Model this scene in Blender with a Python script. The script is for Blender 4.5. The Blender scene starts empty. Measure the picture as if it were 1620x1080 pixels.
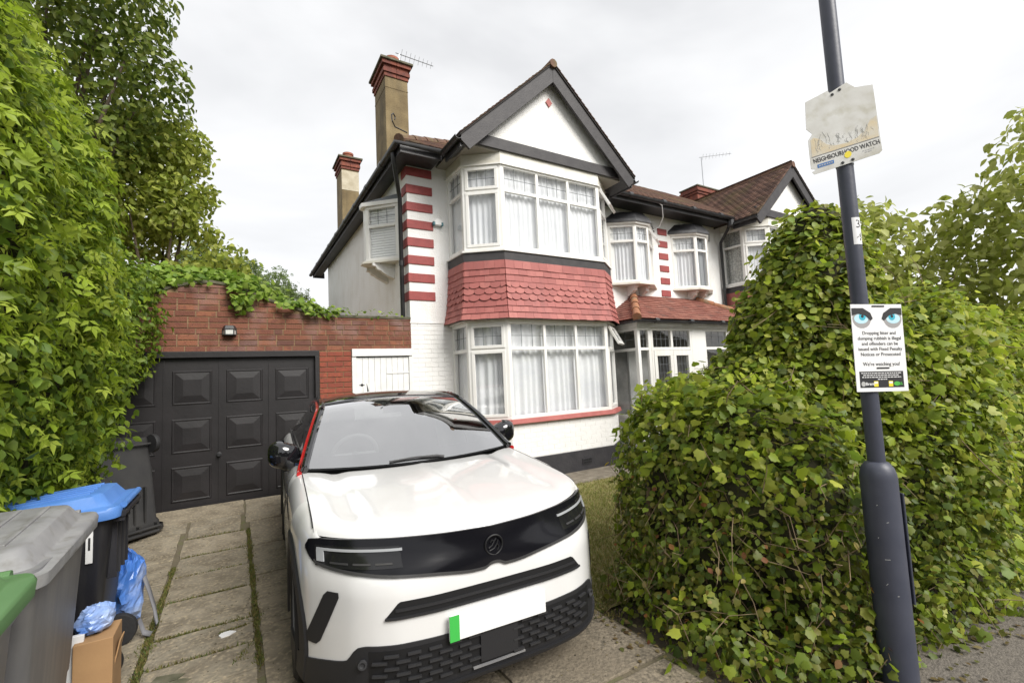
import bpy, bmesh, math, random
import numpy as np
from mathutils import Vector, Matrix
random.seed(7); RNG = np.random.default_rng(11)
scene = bpy.context.scene
col = scene.collection
# ------------------------------------------------------------------ camera
cam_d = bpy.data.cameras.new('camera'); cam = bpy.data.objects.new('camera', cam_d); col.objects.link(cam)
right = Vector((0.856223, -0.514489, -0.046725)); down = Vector((0.000712, 0.091621, -0.995794)); fwd = Vector((0.516606, 0.852588, 0.078814))
M3 = Matrix((right, -down, -fwd)).transposed()
cam.matrix_world = Matrix.Translation((0, 0, 1.6)) @ M3.to_4x4()
cam_d.lens = 16.13; cam_d.sensor_width = 36.0; cam_d.clip_start = 0.05; cam_d.clip_end = 3000
scene.camera = cam
# ------------------------------------------------------------------ sky, sun, exposure
SUN_AZ, SUN_EL = math.radians(163), math.radians(42)      # azimuth clockwise from +Y
world = bpy.data.worlds.new('World'); scene.world = world; world.use_nodes = True
nt = world.node_tree; nt.nodes.clear()
def wn(t, **k):
    n = nt.nodes.new(t)
    for a, b in k.items(): setattr(n, a, b)
    return n
wout = wn('ShaderNodeOutputWorld'); sky = wn('ShaderNodeTexSky', sky_type='NISHITA')
sky.sun_disc = False; sky.sun_elevation = SUN_EL; sky.sun_rotation = SUN_AZ; sky.air_density = 1.0; sky.dust_density = 3.0
bg1 = wn('ShaderNodeBackground'); bg1.inputs['Strength'].default_value = 0.1
nt.links.new(sky.outputs[0], bg1.inputs['Color'])
tc = wn('ShaderNodeTexCoord'); mp = wn('ShaderNodeMapping'); mp.inputs['Scale'].default_value = (1.0, 1.0, 2.6); mp.inputs['Location'].default_value = (0.4, 0.15, 0.3)
nt.links.new(tc.outputs['Generated'], mp.inputs['Vector'])
nz = wn('ShaderNodeTexNoise'); nz.inputs['Scale'].default_value = 1.5; nz.inputs['Detail'].default_value = 5; nz.inputs['Roughness'].default_value = 0.5; nz.inputs['Distortion'].default_value = 0.35
nt.links.new(mp.outputs[0], nz.inputs['Vector'])
rp = wn('ShaderNodeValToRGB'); e = rp.color_ramp.elements
e[0].position = 0.33; e[0].color = (0.405, 0.407, 0.412, 1); e[1].position = 0.62; e[1].color = (0.545, 0.545, 0.546, 1)
nt.links.new(nz.outputs['Fac'], rp.inputs[0])
bg2 = wn('ShaderNodeBackground'); bg2.inputs['Strength'].default_value = 1.0
nt.links.new(rp.outputs[0], bg2.inputs['Color'])
mx = wn('ShaderNodeMixShader'); mx.inputs[0].default_value = 0.94
nt.links.new(bg1.outputs[0], mx.inputs[1]); nt.links.new(bg2.outputs[0], mx.inputs[2]); nt.links.new(mx.outputs[0], wout.inputs[0])
sun_d = bpy.data.lights.new('sun', 'SUN'); sun = bpy.data.objects.new('sun', sun_d); col.objects.link(sun)
sun_d.energy = 2.2; sun_d.angle = math.radians(32); sun_d.color = (1.0, 0.97, 0.92)
sdir = Vector((math.sin(SUN_AZ) * math.cos(SUN_EL), math.cos(SUN_AZ) * math.cos(SUN_EL), math.sin(SUN_EL)))
sun.rotation_euler = sdir.to_track_quat('Z', 'Y').to_euler(); sun.location = (0, -5, 30)
vs = scene.view_settings; vs.view_transform = 'Standard'; vs.look = 'None'; vs.exposure = 1.08; vs.gamma = 1.0; vs.use_curve_mapping = False
# ------------------------------------------------------------------ materials
MATS = {}
def mat(name, c, rough=0.6, c2=None, scale=8.0, detail=5.0, bump=0.0, bscale=None, metal=0.0, coat=0.0, spec=0.5, rand=None, stops=None, coords='Object', btype='noise', attr=None, transl=0.0, randval=0.0, c3=None, scale3=1.0, lo=0.35, hi=0.65, bdist=0.01, streak=None, sscale=9.0, sw=0.6):
    if name in MATS: return MATS[name]
    m = bpy.data.materials.new(name); m.use_nodes = True; t = m.node_tree; L = t.links; N = t.nodes
    b = N['Principled BSDF']; b.inputs['Roughness'].default_value = rough; b.inputs['Metallic'].default_value = metal
    b.inputs['Coat Weight'].default_value = coat; b.inputs['Coat Roughness'].default_value = 0.03; b.inputs['Specular IOR Level'].default_value = spec
    tc = N.new('ShaderNodeTexCoord'); vec = tc.outputs[coords]
    c4 = (*c, 1); cur = None
    def noise(sc, det=5.0):
        n = N.new('ShaderNodeTexNoise'); n.inputs['Scale'].default_value = sc; n.inputs['Detail'].default_value = det; L.new(vec, n.inputs['Vector']); return n
    def mixc(f, a, bb, mode='MIX'):
        x = N.new('ShaderNodeMix'); x.data_type = 'RGBA'; x.blend_type = mode
        for v, sk in ((f, x.inputs[0]), (a, x.inputs[6]), (bb, x.inputs[7])):
            if hasattr(v, 'default_value'): L.new(v, sk)
            else: sk.default_value = v
        return x.outputs[2]
    base = c4
    if rand:                                   # colour picked per object
        oi = N.new('ShaderNodeObjectInfo'); r = N.new('ShaderNodeValToRGB'); r.color_ramp.interpolation = 'LINEAR'
        el = r.color_ramp.elements; k = len(rand)
        el[0].color = (*rand[0], 1); el[1].color = (*rand[-1], 1); el[1].position = 1
        for i in range(1, k - 1):
            q = el.new(i / (k - 1)); q.color = (*rand[i], 1)
        L.new(oi.outputs['Random'], r.inputs[0]); base = r.outputs[0]
    if attr:
        a = N.new('ShaderNodeAttribute'); a.attribute_name = attr; base = a.outputs['Color']
    if c2:
        n = noise(scale, detail); r = N.new('ShaderNodeMapRange'); r.inputs[1].default_value = lo; r.inputs[2].default_value = hi
        L.new(n.outputs['Fac'], r.inputs[0]); base = mixc(r.outputs[0], base, (*c2, 1))
    if c3:
        n = noise(scale3, 4); r = N.new('ShaderNodeMapRange'); r.inputs[1].default_value = 0.5; r.inputs[2].default_value = 0.75
        L.new(n.outputs['Fac'], r.inputs[0]); base = mixc(r.outputs[0], base, (*c3, 1))
    if streak:                                  # rain-washed dirt, drawn out down the surface
        mpg = N.new('ShaderNodeMapping'); mpg.inputs['Scale'].default_value = (1, 1, .09); L.new(vec, mpg.inputs['Vector']); n = N.new('ShaderNodeTexNoise'); n.inputs['Scale'].default_value = sscale; n.inputs['Detail'].default_value = 6; L.new(mpg.outputs[0], n.inputs['Vector'])
        n2 = noise(1.3, 3); mm_ = N.new('ShaderNodeMath'); mm_.operation = 'MULTIPLY'; L.new(n.outputs['Fac'], mm_.inputs[0]); L.new(n2.outputs['Fac'], mm_.inputs[1])
        r = N.new('ShaderNodeMapRange'); r.inputs[1].default_value = .22; r.inputs[2].default_value = .46; r.inputs[4].default_value = sw; L.new(mm_.outputs[0], r.inputs[0]); base = mixc(r.outputs[0], base, (*streak, 1))
    if hasattr(base, 'default_value') and not isinstance(base, tuple): L.new(base, b.inputs['Base Color'])
    else: b.inputs['Base Color'].default_value = base
    if bump:
        bm = N.new('ShaderNodeBump'); bm.inputs['Strength'].default_value = bump; bm.inputs['Distance'].default_value = bdist
        if btype == 'voronoi':
            v = N.new('ShaderNodeTexVoronoi'); v.inputs['Scale'].default_value = bscale or scale; L.new(vec, v.inputs['Vector']); L.new(v.outputs['Distance'], bm.inputs['Height'])
        else:
            n = noise(bscale or scale, 6); L.new(n.outputs['Fac'], bm.inputs['Height'])
        L.new(bm.outputs[0], b.inputs['Normal'])
    if transl:
        tr = N.new('ShaderNodeBsdfTranslucent'); ms = N.new('ShaderNodeMixShader'); ms.inputs[0].default_value = transl
        if not isinstance(base, tuple): L.new(base, tr.inputs['Color'])
        else: tr.inputs['Color'].default_value = base
        L.new(b.outputs[0], ms.inputs[1]); L.new(tr.outputs[0], ms.inputs[2]); L.new(ms.outputs[0], N['Material Output'].inputs[0])
    MATS[name] = m; return m
def glass(name, tint=(0.9, 0.92, 0.93), ior=1.5, rough=0.0, refl=1.0, glossc=(1, 1, 1)):
    if name in MATS: return MATS[name]
    m = bpy.data.materials.new(name); m.use_nodes = True; t = m.node_tree; N = t.nodes; L = t.links; N.remove(N['Principled BSDF'])
    fr = N.new('ShaderNodeFresnel'); geo = N.new('ShaderNodeNewGeometry'); mi_ = N.new('ShaderNodeMix'); mi_.inputs[2].default_value = ior; mi_.inputs[3].default_value = 1.0 / ior
    L.new(geo.outputs['Backfacing'], mi_.inputs[0]); L.new(mi_.outputs[0], fr.inputs['IOR'])     # same reflectance from either side
    tr = N.new('ShaderNodeBsdfTransparent'); tr.inputs['Color'].default_value = (*tint, 1)
    gl = N.new('ShaderNodeBsdfGlossy'); gl.inputs['Roughness'].default_value = rough; gl.inputs['Color'].default_value = (*glossc, 1)
    mu = N.new('ShaderNodeMath'); mu.operation = 'MULTIPLY'; mu.inputs[1].default_value = refl; mu.use_clamp = True
    L.new(fr.outputs[0], mu.inputs[0]); ms = N.new('ShaderNodeMixShader'); L.new(mu.outputs[0], ms.inputs[0]); L.new(tr.outputs[0], ms.inputs[1]); L.new(gl.outputs[0], ms.inputs[2])
    L.new(ms.outputs[0], N['Material Output'].inputs[0]); MATS[name] = m; return m
mat('pebbledash', (0.81, 0.805, 0.79), 0.85, c2=(0.75, 0.74, 0.715), scale=1.7, lo=0.45, hi=0.8, bump=0.55, bscale=42, bdist=0.02, c3=(0.74, 0.72, 0.68), scale3=3.0, streak=(0.60, 0.585, 0.54), sw=.28)
mat('painted_brick', (0.80, 0.79, 0.77), 0.6, c2=(0.75, 0.74, 0.71), scale=5, bump=0.4, bscale=50, lo=0.5, hi=0.85, streak=(0.60, 0.58, 0.53), sw=.25)
mat('white_mortar', (0.78, 0.77, 0.75), 0.8, bump=0.3, bscale=40)
mat('upvc', (0.80, 0.79, 0.76), 0.35, streak=(0.62, 0.58, 0.48), sw=.35, sscale=14)
mat('upvc_grubby', (0.76, 0.74, 0.68), 0.45, c2=(0.66, 0.63, 0.54), scale=6)
mat('black_paint', (0.028, 0.027, 0.030), 0.45, c2=(0.045, 0.043, 0.045), scale=12, bump=0.15, bscale=30)
mat('barge_paint', (0.029, 0.026, 0.028), 0.6, c2=(0.044, 0.040, 0.041), scale=7, bump=0.3, bscale=40)
mat('plinth_paint', (0.022, 0.021, 0.025), 0.6, c2=(0.036, 0.034, 0.037), scale=5, bump=0.4, bscale=30)
mat('red_paint', (0.31, 0.060, 0.055), 0.65, c2=(0.25, 0.05, 0.047), scale=9, bump=0.5, bscale=45)
mat('sill_red', (0.40, 0.115, 0.10), 0.6, c2=(0.34, 0.09, 0.08), scale=8, bump=0.3, bscale=40)
mat('tile_red', (0.4, 0.1, 0.1), 0.62, rand=[(0.31, 0.090, 0.078), (0.365, 0.110, 0.096), (0.41, 0.138, 0.118)], c2=(0.28, 0.082, 0.072), scale=12, lo=0.5, hi=0.9, bump=0.25, bscale=60, streak=(0.20, 0.075, 0.07), sw=.45)
mat('garage_brick', (0.2, 0.05, 0.03), 0.85, rand=[(0.14, 0.05, 0.031), (0.20, 0.074, 0.041), (0.165, 0.060, 0.036), (0.25, 0.095, 0.05), (0.105, 0.046, 0.036)], c2=(0.11, 0.035, 0.028), scale=14, lo=0.5, hi=0.8, bump=0.7, bscale=60, c3=(0.26, 0.17, 0.15), scale3=2.3)
mat('garage_mortar', (0.30, 0.20, 0.105), 0.9, c2=(0.19, 0.125, 0.075), scale=9, bump=0.5, bscale=70)
mat('pillar_brick', (0.26, 0.06, 0.03), 0.8, rand=[(0.25, 0.052, 0.026), (0.30, 0.072, 0.036), (0.22, 0.046, 0.026)], c2=(0.20, 0.05, 0.03), scale=20, bump=0.5, bscale=60)
mat('coping', (0.16, 0.145, 0.10), 0.9, c2=(0.07, 0.07, 0.04), scale=8, bump=0.6, bscale=30)
mat('chimney_render', (0.22, 0.165, 0.082), 0.9, c2=(0.145, 0.105, 0.052), scale=3.5, bump=0.6, bscale=40, c3=(0.28, 0.215, 0.115), scale3=2.0, streak=(0.075, 0.06, 0.035), sw=.7)
mat('chimney_patch', (0.52, 0.47, 0.36), 0.9, c2=(0.40, 0.35, 0.25), scale=6, bump=0.4, bscale=30)
mat('chimney_brick', (0.2, 0.06, 0.04), 0.85, rand=[(0.20, 0.055, 0.030), (0.27, 0.08, 0.045), (0.16, 0.045, 0.03)], c2=(0.12, 0.04, 0.03), scale=9, bump=0.5, bscale=40)
mat('terracotta', (0.33, 0.105, 0.06), 0.8, c2=(0.22, 0.075, 0.045), scale=8, bump=0.3, bscale=30)
mat('hip_clay', (0.36, 0.15, 0.07), 0.8, c2=(0.24, 0.11, 0.06), scale=7, bump=0.4, bscale=30, c3=(0.20, 0.16, 0.09), scale3=5)
mat('roof_tile', (0.10, 0.055, 0.04), 0.85, rand=None, attr='tint', c2=(0.075, 0.045, 0.034), scale=2.5, lo=0.45, hi=0.8, bump=0.4, bscale=40, c3=(0.13, 0.10, 0.045), scale3=1.4)
mat('porch_tile', (0.25, 0.09, 0.05), 0.8, rand=[(0.17, 0.056, 0.040), (0.225, 0.078, 0.055), (0.19, 0.066, 0.047), (0.27, 0.11, 0.078), (0.13, 0.052, 0.040)], c2=(0.15, 0.06, 0.04), scale=14, lo=0.5, hi=0.85, bump=0.3, bscale=40)
mat('hip_brown', (0.16, 0.085, 0.055), 0.85, c2=(0.10, 0.06, 0.04), scale=6, bump=0.4, bscale=30, c3=(0.17, 0.14, 0.06), scale3=4)
mat('roof_under', (0.03, 0.026, 0.024), 0.9)
mat('soffit', (0.30, 0.28, 0.24), 0.8)
mat('gutter_black', (0.022, 0.022, 0.024), 0.42, c2=(0.05, 0.05, 0.048), scale=5, lo=0.5, hi=0.8)
mat('lead_black', (0.02, 0.02, 0.022), 0.5, c2=(0.05, 0.05, 0.055), scale=8, bump=0.5, bscale=10)
mat('lead_strip', (0.14, 0.15, 0.16), 0.5)
mat('net_curtain', (0.88, 0.885, 0.90), 0.9, c2=(0.80, 0.81, 0.84), scale=3, transl=0.15)
mat('blind', (0.80, 0.80, 0.79), 0.7)
mat('patterned_lace', (0.52, 0.52, 0.49), 0.9, c2=(0.34, 0.34, 0.32), scale=26, detail=1, lo=0.45, hi=0.55)
mat('dark_inside', (0.035, 0.035, 0.038), 0.9)
mat('porch_inside', (0.34, 0.33, 0.31), 0.9, c2=(0.12, 0.12, 0.12), scale=2)
glass('pane', tint=(0.97, 0.98, 0.98), ior=1.5, refl=1.6)
mat('garage_door', (0.0085, 0.0072, 0.0078), 0.5, c2=(0.014, 0.012, 0.013), scale=4, bump=0.12, bscale=25)
mat('white_wood', (0.77, 0.77, 0.76), 0.5, c2=(0.70, 0.70, 0.68), scale=6, bump=0.2, bscale=20)
mat('slab', (0.3, 0.25, 0.17), 0.9, rand=[(0.235, 0.203, 0.148), (0.265, 0.228, 0.168), (0.215, 0.19, 0.142), (0.25, 0.21, 0.15)], c2=(0.15, 0.125, 0.088), scale=6, detail=12.0, bump=1.0, bscale=45, c3=(0.36, 0.30, 0.205), scale3=38, lo=0.40, hi=0.66)
mat('slab_joint', (0.12, 0.10, 0.065), 0.95, c2=(0.10, 0.11, 0.035), lo=.5, hi=.75, scale=7, bump=0.8, bscale=50)
mat('aggregate', (0.23, 0.195, 0.145), 0.9, c2=(0.10, 0.085, 0.062), scale=55, detail=3, bump=0.8, bscale=60, c3=(0.17, 0.14, 0.10), scale3=2.0, rand=[(0.22, 0.185, 0.135), (0.26, 0.215, 0.155)])
mat('soil', (0.085, 0.068, 0.045), 0.95, c2=(0.05, 0.04, 0.027), scale=12, bump=0.9, bscale=35)
mat('lawn_base', (0.22, 0.21, 0.07), 0.95, c2=(0.22, 0.19, 0.08), scale=5, bump=0.8, bscale=60)
mat('path', (0.20, 0.17, 0.13), 0.9, c2=(0.13, 0.11, 0.08), scale=6, bump=0.7, bscale=60, c3=(0.27, 0.24, 0.19), scale3=9)
mat('tarmac', (0.165, 0.145, 0.122), 0.9, c2=(0.105, 0.092, 0.078), scale=40, bump=0.8, bscale=90, c3=(0.13, 0.11, 0.085), scale3=2.0)
mat('grass', (0.1, 0.12, 0.03), 0.8, attr='tint', transl=0.3)
mat('leaf', (0.1, 0.2, 0.03), 0.45, attr='tint', transl=0.5, spec=0.35)
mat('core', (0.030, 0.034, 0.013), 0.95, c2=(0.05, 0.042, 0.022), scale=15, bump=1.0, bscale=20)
mat('bark', (0.12, 0.09, 0.06), 0.9, c2=(0.06, 0.045, 0.03), scale=10, bump=0.8, bscale=30)
mat('twig', (0.22, 0.16, 0.09), 0.85, c2=(0.13, 0.09, 0.05), scale=10)
mat('pole_paint', (0.045, 0.050, 0.072), 0.45, c2=(0.058, 0.063, 0.086), scale=6, bump=0.1, bscale=30)
mat('sign_white', (0.80, 0.80, 0.80), 0.4)
mat('sign_faded', (0.66, 0.66, 0.63), 0.55, c2=(0.55, 0.54, 0.50), scale=9, c3=(0.42, 0.40, 0.31), scale3=11)
mat('sign_tan', (0.62, 0.50, 0.30), 0.55, c2=(0.60, 0.57, 0.48), scale=13, c3=(0.46, 0.44, 0.38), scale3=9)
mat('ink', (0.02, 0.02, 0.022), 0.6); mat('ink_grey', (0.20, 0.20, 0.20), 0.6); mat('ink_faint', (0.42, 0.42, 0.41), 0.6); mat('ink_blue', (0.05, 0.16, 0.40), 0.5); mat('ink_yellow', (0.80, 0.66, 0.03), 0.5)
mat('eye_cyan', (0.05, 0.42, 0.55), 0.4); mat('eye_pale', (0.50, 0.72, 0.80), 0.4); mat('shade_grey', (0.33, 0.32, 0.32), 0.5); mat('ink_green', (0.08, 0.42, 0.06), 0.5); mat('white_ink', (0.75, 0.75, 0.75), 0.5)
mat('galv', (0.40, 0.41, 0.42), 0.4, metal=0.9); mat('alum', (0.55, 0.55, 0.56), 0.35, metal=0.9)
mat('alarm_white', (0.78, 0.78, 0.76), 0.4); mat('alarm_teal', (0.05, 0.16, 0.19), 0.4)
# bins
mat('bin_grey', (0.165, 0.165, 0.172), 0.5, c2=(0.20, 0.20, 0.205), scale=3, bump=0.08, bscale=60, streak=(0.30, 0.29, 0.27), sw=.6, sscale=22)
mat('bin_grey_lid', (0.21, 0.21, 0.215), 0.5, c2=(0.26, 0.26, 0.26), scale=9, bump=0.08, bscale=60, c3=(0.16, 0.155, 0.145), scale3=14)
mat('bin_black', (0.016, 0.016, 0.020), 0.45, c2=(0.024, 0.024, 0.028), scale=3, bump=0.08, bscale=60, streak=(0.07, 0.068, 0.065), sw=.6, sscale=24)
mat('bin_dark', (0.022, 0.022, 0.023), 0.55, c2=(0.034, 0.033, 0.032), scale=5, bump=0.08, bscale=60)
mat('bin_blue', (0.065, 0.18, 0.48), 0.45, c2=(0.09, 0.22, 0.54), scale=5, bump=0.08, bscale=60)
mat('bin_green', (0.075, 0.17, 0.060), 0.45, c2=(0.10, 0.20, 0.08), scale=4)
mat('rubber', (0.014, 0.014, 0.015), 0.7, bump=0.2, bscale=60)
mat('bag_blue', (0.06, 0.18, 0.55), 0.3, c2=(0.24, 0.36, 0.66), scale=3.2, lo=0.45, hi=0.65, bump=0.5, bscale=14, bdist=0.02, c3=(0.42, 0.48, 0.60), scale3=5)
mat('strap_grey', (0.16, 0.16, 0.17), 0.8)
mat('cardboard', (0.36, 0.215, 0.10), 0.85, c2=(0.31, 0.18, 0.085), scale=5, bump=0.1, bscale=40)
mat('carton_white', (0.70, 0.70, 0.70), 0.6)
# car
mat('car_white', (0.70, 0.70, 0.695), 0.20, coat=0.8, c2=(0.675, 0.67, 0.66), scale=3)
mat('car_gloss_black', (0.008, 0.008, 0.010), 0.08, coat=1.0)
mat('car_visor', (0.006, 0.006, 0.008), 0.16, coat=0.0, spec=0.3)
mat('car_plastic', (0.016, 0.016, 0.018), 0.55, bump=0.15, bscale=250)
mat('grille_plastic', (0.026, 0.026, 0.028), 0.5)
mat('headlight_dark', (0.011, 0.011, 0.012), 0.12)
mat('car_near_black', (0.004, 0.004, 0.005), 0.6)
mat('car_red', (0.42, 0.012, 0.014), 0.25, coat=1.0)
mat('car_chrome', (0.55, 0.56, 0.58), 0.15, metal=1.0)
mat('car_drl', (0.30, 0.31, 0.32), 0.3)
mat('car_gap', (0.03, 0.03, 0.032), 0.7)
mat('car_dash', (0.03, 0.03, 0.032), 0.7); mat('car_seat', (0.05, 0.05, 0.053), 0.8)
mat('plate_white', (0.80, 0.80, 0.80), 0.3); mat('plate_green', (0.05, 0.42, 0.07), 0.35)
glass('windscreen', tint=(0.6, 0.63, 0.63), ior=2.0, refl=3.6); glass('side_glass', tint=(0.16, 0.17, 0.17), ior=1.5, refl=1.2); glass('lens', tint=(0.85, 0.87, 0.9), ior=1.45)
# ------------------------------------------------------------------ helpers
LOC = {}
def tag(o, label=None, cat=None, group=None, kind=None):
    if label: o['label'] = label
    if cat: o['category'] = cat
    if group: o['group'] = group
    if kind: o['kind'] = kind
    return o
def empty(name, loc, rz=0.0, label=None, cat=None, group=None):
    o = bpy.data.objects.new(name, None); col.objects.link(o); o.location = loc; o.rotation_euler = (0, 0, rz); o.empty_display_size = 0.1
    LOC[o.name] = Vector(loc) if rz == 0 else None
    return tag(o, label, cat, group)
def origin_of(o):
    return LOC.get(o.name) if o is not None else Vector((0, 0, 0))
class MB:
    def __init__(s): s.v = []; s.f = []; s.mi = []; s.m = 0
    def add(s, vs, fs):
        b = len(s.v); s.v.extend([tuple(map(float, p)) for p in vs]); s.f.extend([tuple(b + i for i in f) for f in fs]); s.mi.extend([s.m] * len(fs)); return s
    def box(s, x0, x1, y0, y1, z0, z1):
        return s.add([(x0, y0, z0), (x1, y0, z0), (x1, y1, z0), (x0, y1, z0), (x0, y0, z1), (x1, y0, z1), (x1, y1, z1), (x0, y1, z1)],
                     [(0, 3, 2, 1), (4, 5, 6, 7), (0, 1, 5, 4), (1, 2, 6, 5), (2, 3, 7, 6), (3, 0, 4, 7)])
    def obox(s, c, ax, ay, az):                 # centre and three half-axis vectors
        c, ax, ay, az = (Vector(q) for q in (c, ax, ay, az))
        P = [c + ax * i + ay * j + az * k for k in (-1, 1) for i, j in ((-1, -1), (1, -1), (1, 1), (-1, 1))]
        return s.add(P, [(0, 3, 2, 1), (4, 5, 6, 7), (0, 1, 5, 4), (1, 2, 6, 5), (2, 3, 7, 6), (3, 0, 4, 7)])
    def bar(s, a, b, w, h, up=(0, 0, 1)):       # rectangular bar from a to b, w sideways, h along up
        a, b = Vector(a), Vector(b); d = (b - a); L = d.length; d = d / L; u = Vector(up); sd = d.cross(u)
        if sd.length < 1e-4: sd = d.cross(Vector((0, 1, 0)))
        sd.normalize(); u = sd.cross(d).normalized()
        return s.obox((a + b) / 2, d * L / 2, sd * w / 2, u * h / 2)
    def prism(s, poly, f0, f1):                 # poly 2-D -> f0(u,v), f1(u,v) give 3-D points of the two ends
        n = len(poly); A = [f0(*p) for p in poly]; B = [f1(*p) for p in poly]
        return s.add(A + B, [tuple(range(n - 1, -1, -1)), tuple(range(n, 2 * n))] + [(i, (i + 1) % n, n + (i + 1) % n, n + i) for i in range(n)])
    def tube(s, pts, r, n=8, cap=True):
        pts = [Vector(p) for p in pts]; k = len(pts); rr = r if isinstance(r, (list, tuple)) else [r] * k
        V = []; u = None
        for i, p in enumerate(pts):
            d = (pts[min(i + 1, k - 1)] - pts[max(i - 1, 0)]); d = d.normalized() if d.length > 1e-9 else Vector((0, 0, 1))
            if u is None:
                u = d.cross(Vector((0, 0, 1)));
                if u.length < 1e-3: u = d.cross(Vector((0, 1, 0)))
            u = (u - d * u.dot(d)).normalized(); w = d.cross(u)
            for j in range(n):
                a = 2 * math.pi * j / n; V.append(p + (u * math.cos(a) + w * math.sin(a)) * rr[i])
        F = [(i * n + j, i * n + (j + 1) % n, (i + 1) * n + (j + 1) % n, (i + 1) * n + j) for i in range(k - 1) for j in range(n)]
        if cap: F += [tuple(range(n - 1, -1, -1)), tuple((k - 1) * n + j for j in range(n))]
        return s.add(V, F)
    def lathe(s, c, prof, n=20, axis=(0, 0, 1)):    # prof: (radius, height along axis)
        ax = Vector(axis).normalized(); u = ax.cross(Vector((0, 0, 1)));
        if u.length < 1e-3: u = Vector((1, 0, 0))
        u.normalize(); w = ax.cross(u); c = Vector(c); V = []
        for r, h in prof:
            for j in range(n):
                a = 2 * math.pi * j / n; V.append(c + ax * h + (u * math.cos(a) + w * math.sin(a)) * r)
        k = len(prof); F = [(i * n + j, i * n + (j + 1) % n, (i + 1) * n + (j + 1) % n, (i + 1) * n + j) for i in range(k - 1) for j in range(n)]
        F += [tuple(range(n - 1, -1, -1)), tuple((k - 1) * n + j for j in range(n))]
        return s.add(V, F)
    def grid(s, P, closed=False):               # P[i][j] points
        ni, nj = len(P), len(P[0]); V = [p for row in P for p in row]
        F = [(i * nj + j, (i + 1) * nj + j, (i + 1) * nj + j + 1, i * nj + j + 1) for i in range(ni - 1) for j in range(nj - 1)]
        if closed: F += [(i * nj + nj - 1, (i + 1) * nj + nj - 1, (i + 1) * nj, i * nj) for i in range(ni - 1)]
        return s.add(V, F)
    def build(s, name, m, parent=None, smooth=False, bevel=0.0, local=False, solid=0.0, angle=35, fixn=False, seg=2):
        me = bpy.data.meshes.new(name)
        org = Vector((0, 0, 0))
        if parent is not None and not local:
            org = origin_of(parent)
            if org is None: org = Vector((0, 0, 0))
        me.from_pydata([tuple(Vector(p) - org) for p in s.v], [], s.f)
        ms = m if isinstance(m, (list, tuple)) else [m]
        for q in ms: me.materials.append(MATS[q])
        if len(ms) > 1: me.polygons.foreach_set('material_index', s.mi)
        if fixn:
            b = bmesh.new(); b.from_mesh(me); bmesh.ops.remove_doubles(b, verts=b.verts, dist=1e-5); bmesh.ops.recalc_face_normals(b, faces=b.faces); b.to_mesh(me); b.free()
        if smooth:
            me.polygons.foreach_set('use_smooth', [True] * len(me.polygons)); me.set_sharp_from_angle(angle=math.radians(angle))
        me.update()
        o = bpy.data.objects.new(name, me); col.objects.link(o)
        if parent is not None: o.parent = parent
        LOC[o.name] = (org if parent is not None else Vector((0, 0, 0)))
        if solid:
            md = o.modifiers.new('solid', 'SOLIDIFY'); md.thickness = solid; md.offset = 0
        if bevel:
            md = o.modifiers.new('bevel', 'BEVEL'); md.width = bevel; md.segments = seg; md.limit_method = 'ANGLE'; md.angle_limit = math.radians(40); md.harden_normals = False
        return o
def place(me_obj, name, parent, loc, rz=0.0, scale=(1, 1, 1), rot=None):        # copy that shares its mesh
    o = me_obj.copy(); o.name = name; col.objects.link(o); o.parent = parent; o.location = loc; o.rotation_euler = rot if rot is not None else (0, 0, rz); o.scale = scale
    return o
def struct(o): o['kind'] = 'structure'; return o
def text_mesh(body, size, m, parent, mtx, align='CENTER', name='lettering', extr=0.0006, shear=0.0, sx=1.0, bold=0.0):
    c = bpy.data.curves.new('t', 'FONT'); c.body = body; c.size = size; c.align_x = align; c.align_y = 'CENTER'; c.extrude = extr; c.shear = shear; c.offset = bold; c.resolution_u = 3
    t = bpy.data.objects.new('t', c); col.objects.link(t); bpy.context.view_layer.update()
    me = bpy.data.meshes.new_from_object(t.evaluated_get(bpy.context.evaluated_depsgraph_get())); bpy.data.objects.remove(t); bpy.data.curves.remove(c)
    me.materials.clear(); me.materials.append(MATS[m]); me.transform(mtx @ Matrix.Diagonal((sx, 1, 1, 1)))
    o = bpy.data.objects.new(name, me); col.objects.link(o); o.parent = parent; return o
# ================================================================== GROUND
o = MB().add([(-300, -300, -0.02), (300, -300, -0.02), (300, 300, -0.02), (-300, 300, -0.02)], [(0, 1, 2, 3)]).build('ground', 'soil'); struct(o)
o = MB().add([(-40, -9, -0.10), (60, -9, -0.10), (60, -2.2, -0.10), (-40, -2.2, -0.10)], [(0, 1, 2, 3)]).build('road', 'tarmac'); struct(o)
o.location.z = 0.085
o = MB().box(-40, 60, -2.2, -2.05, -0.05, 0.03).build('kerb', 'path', bevel=0.01); struct(o)
pv = MB()
pv.add([(-40, -2.05, 0.002), (60, -2.05, 0.002), (60, 1.04, 0.002), (2.55, 1.20, 0.002), (2.3, 1.45, 0.002), (-40, 1.45, 0.002)], [(0, 1, 2, 3, 4, 5)])
struct(pv.build('pavement', 'tarmac'))
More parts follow.
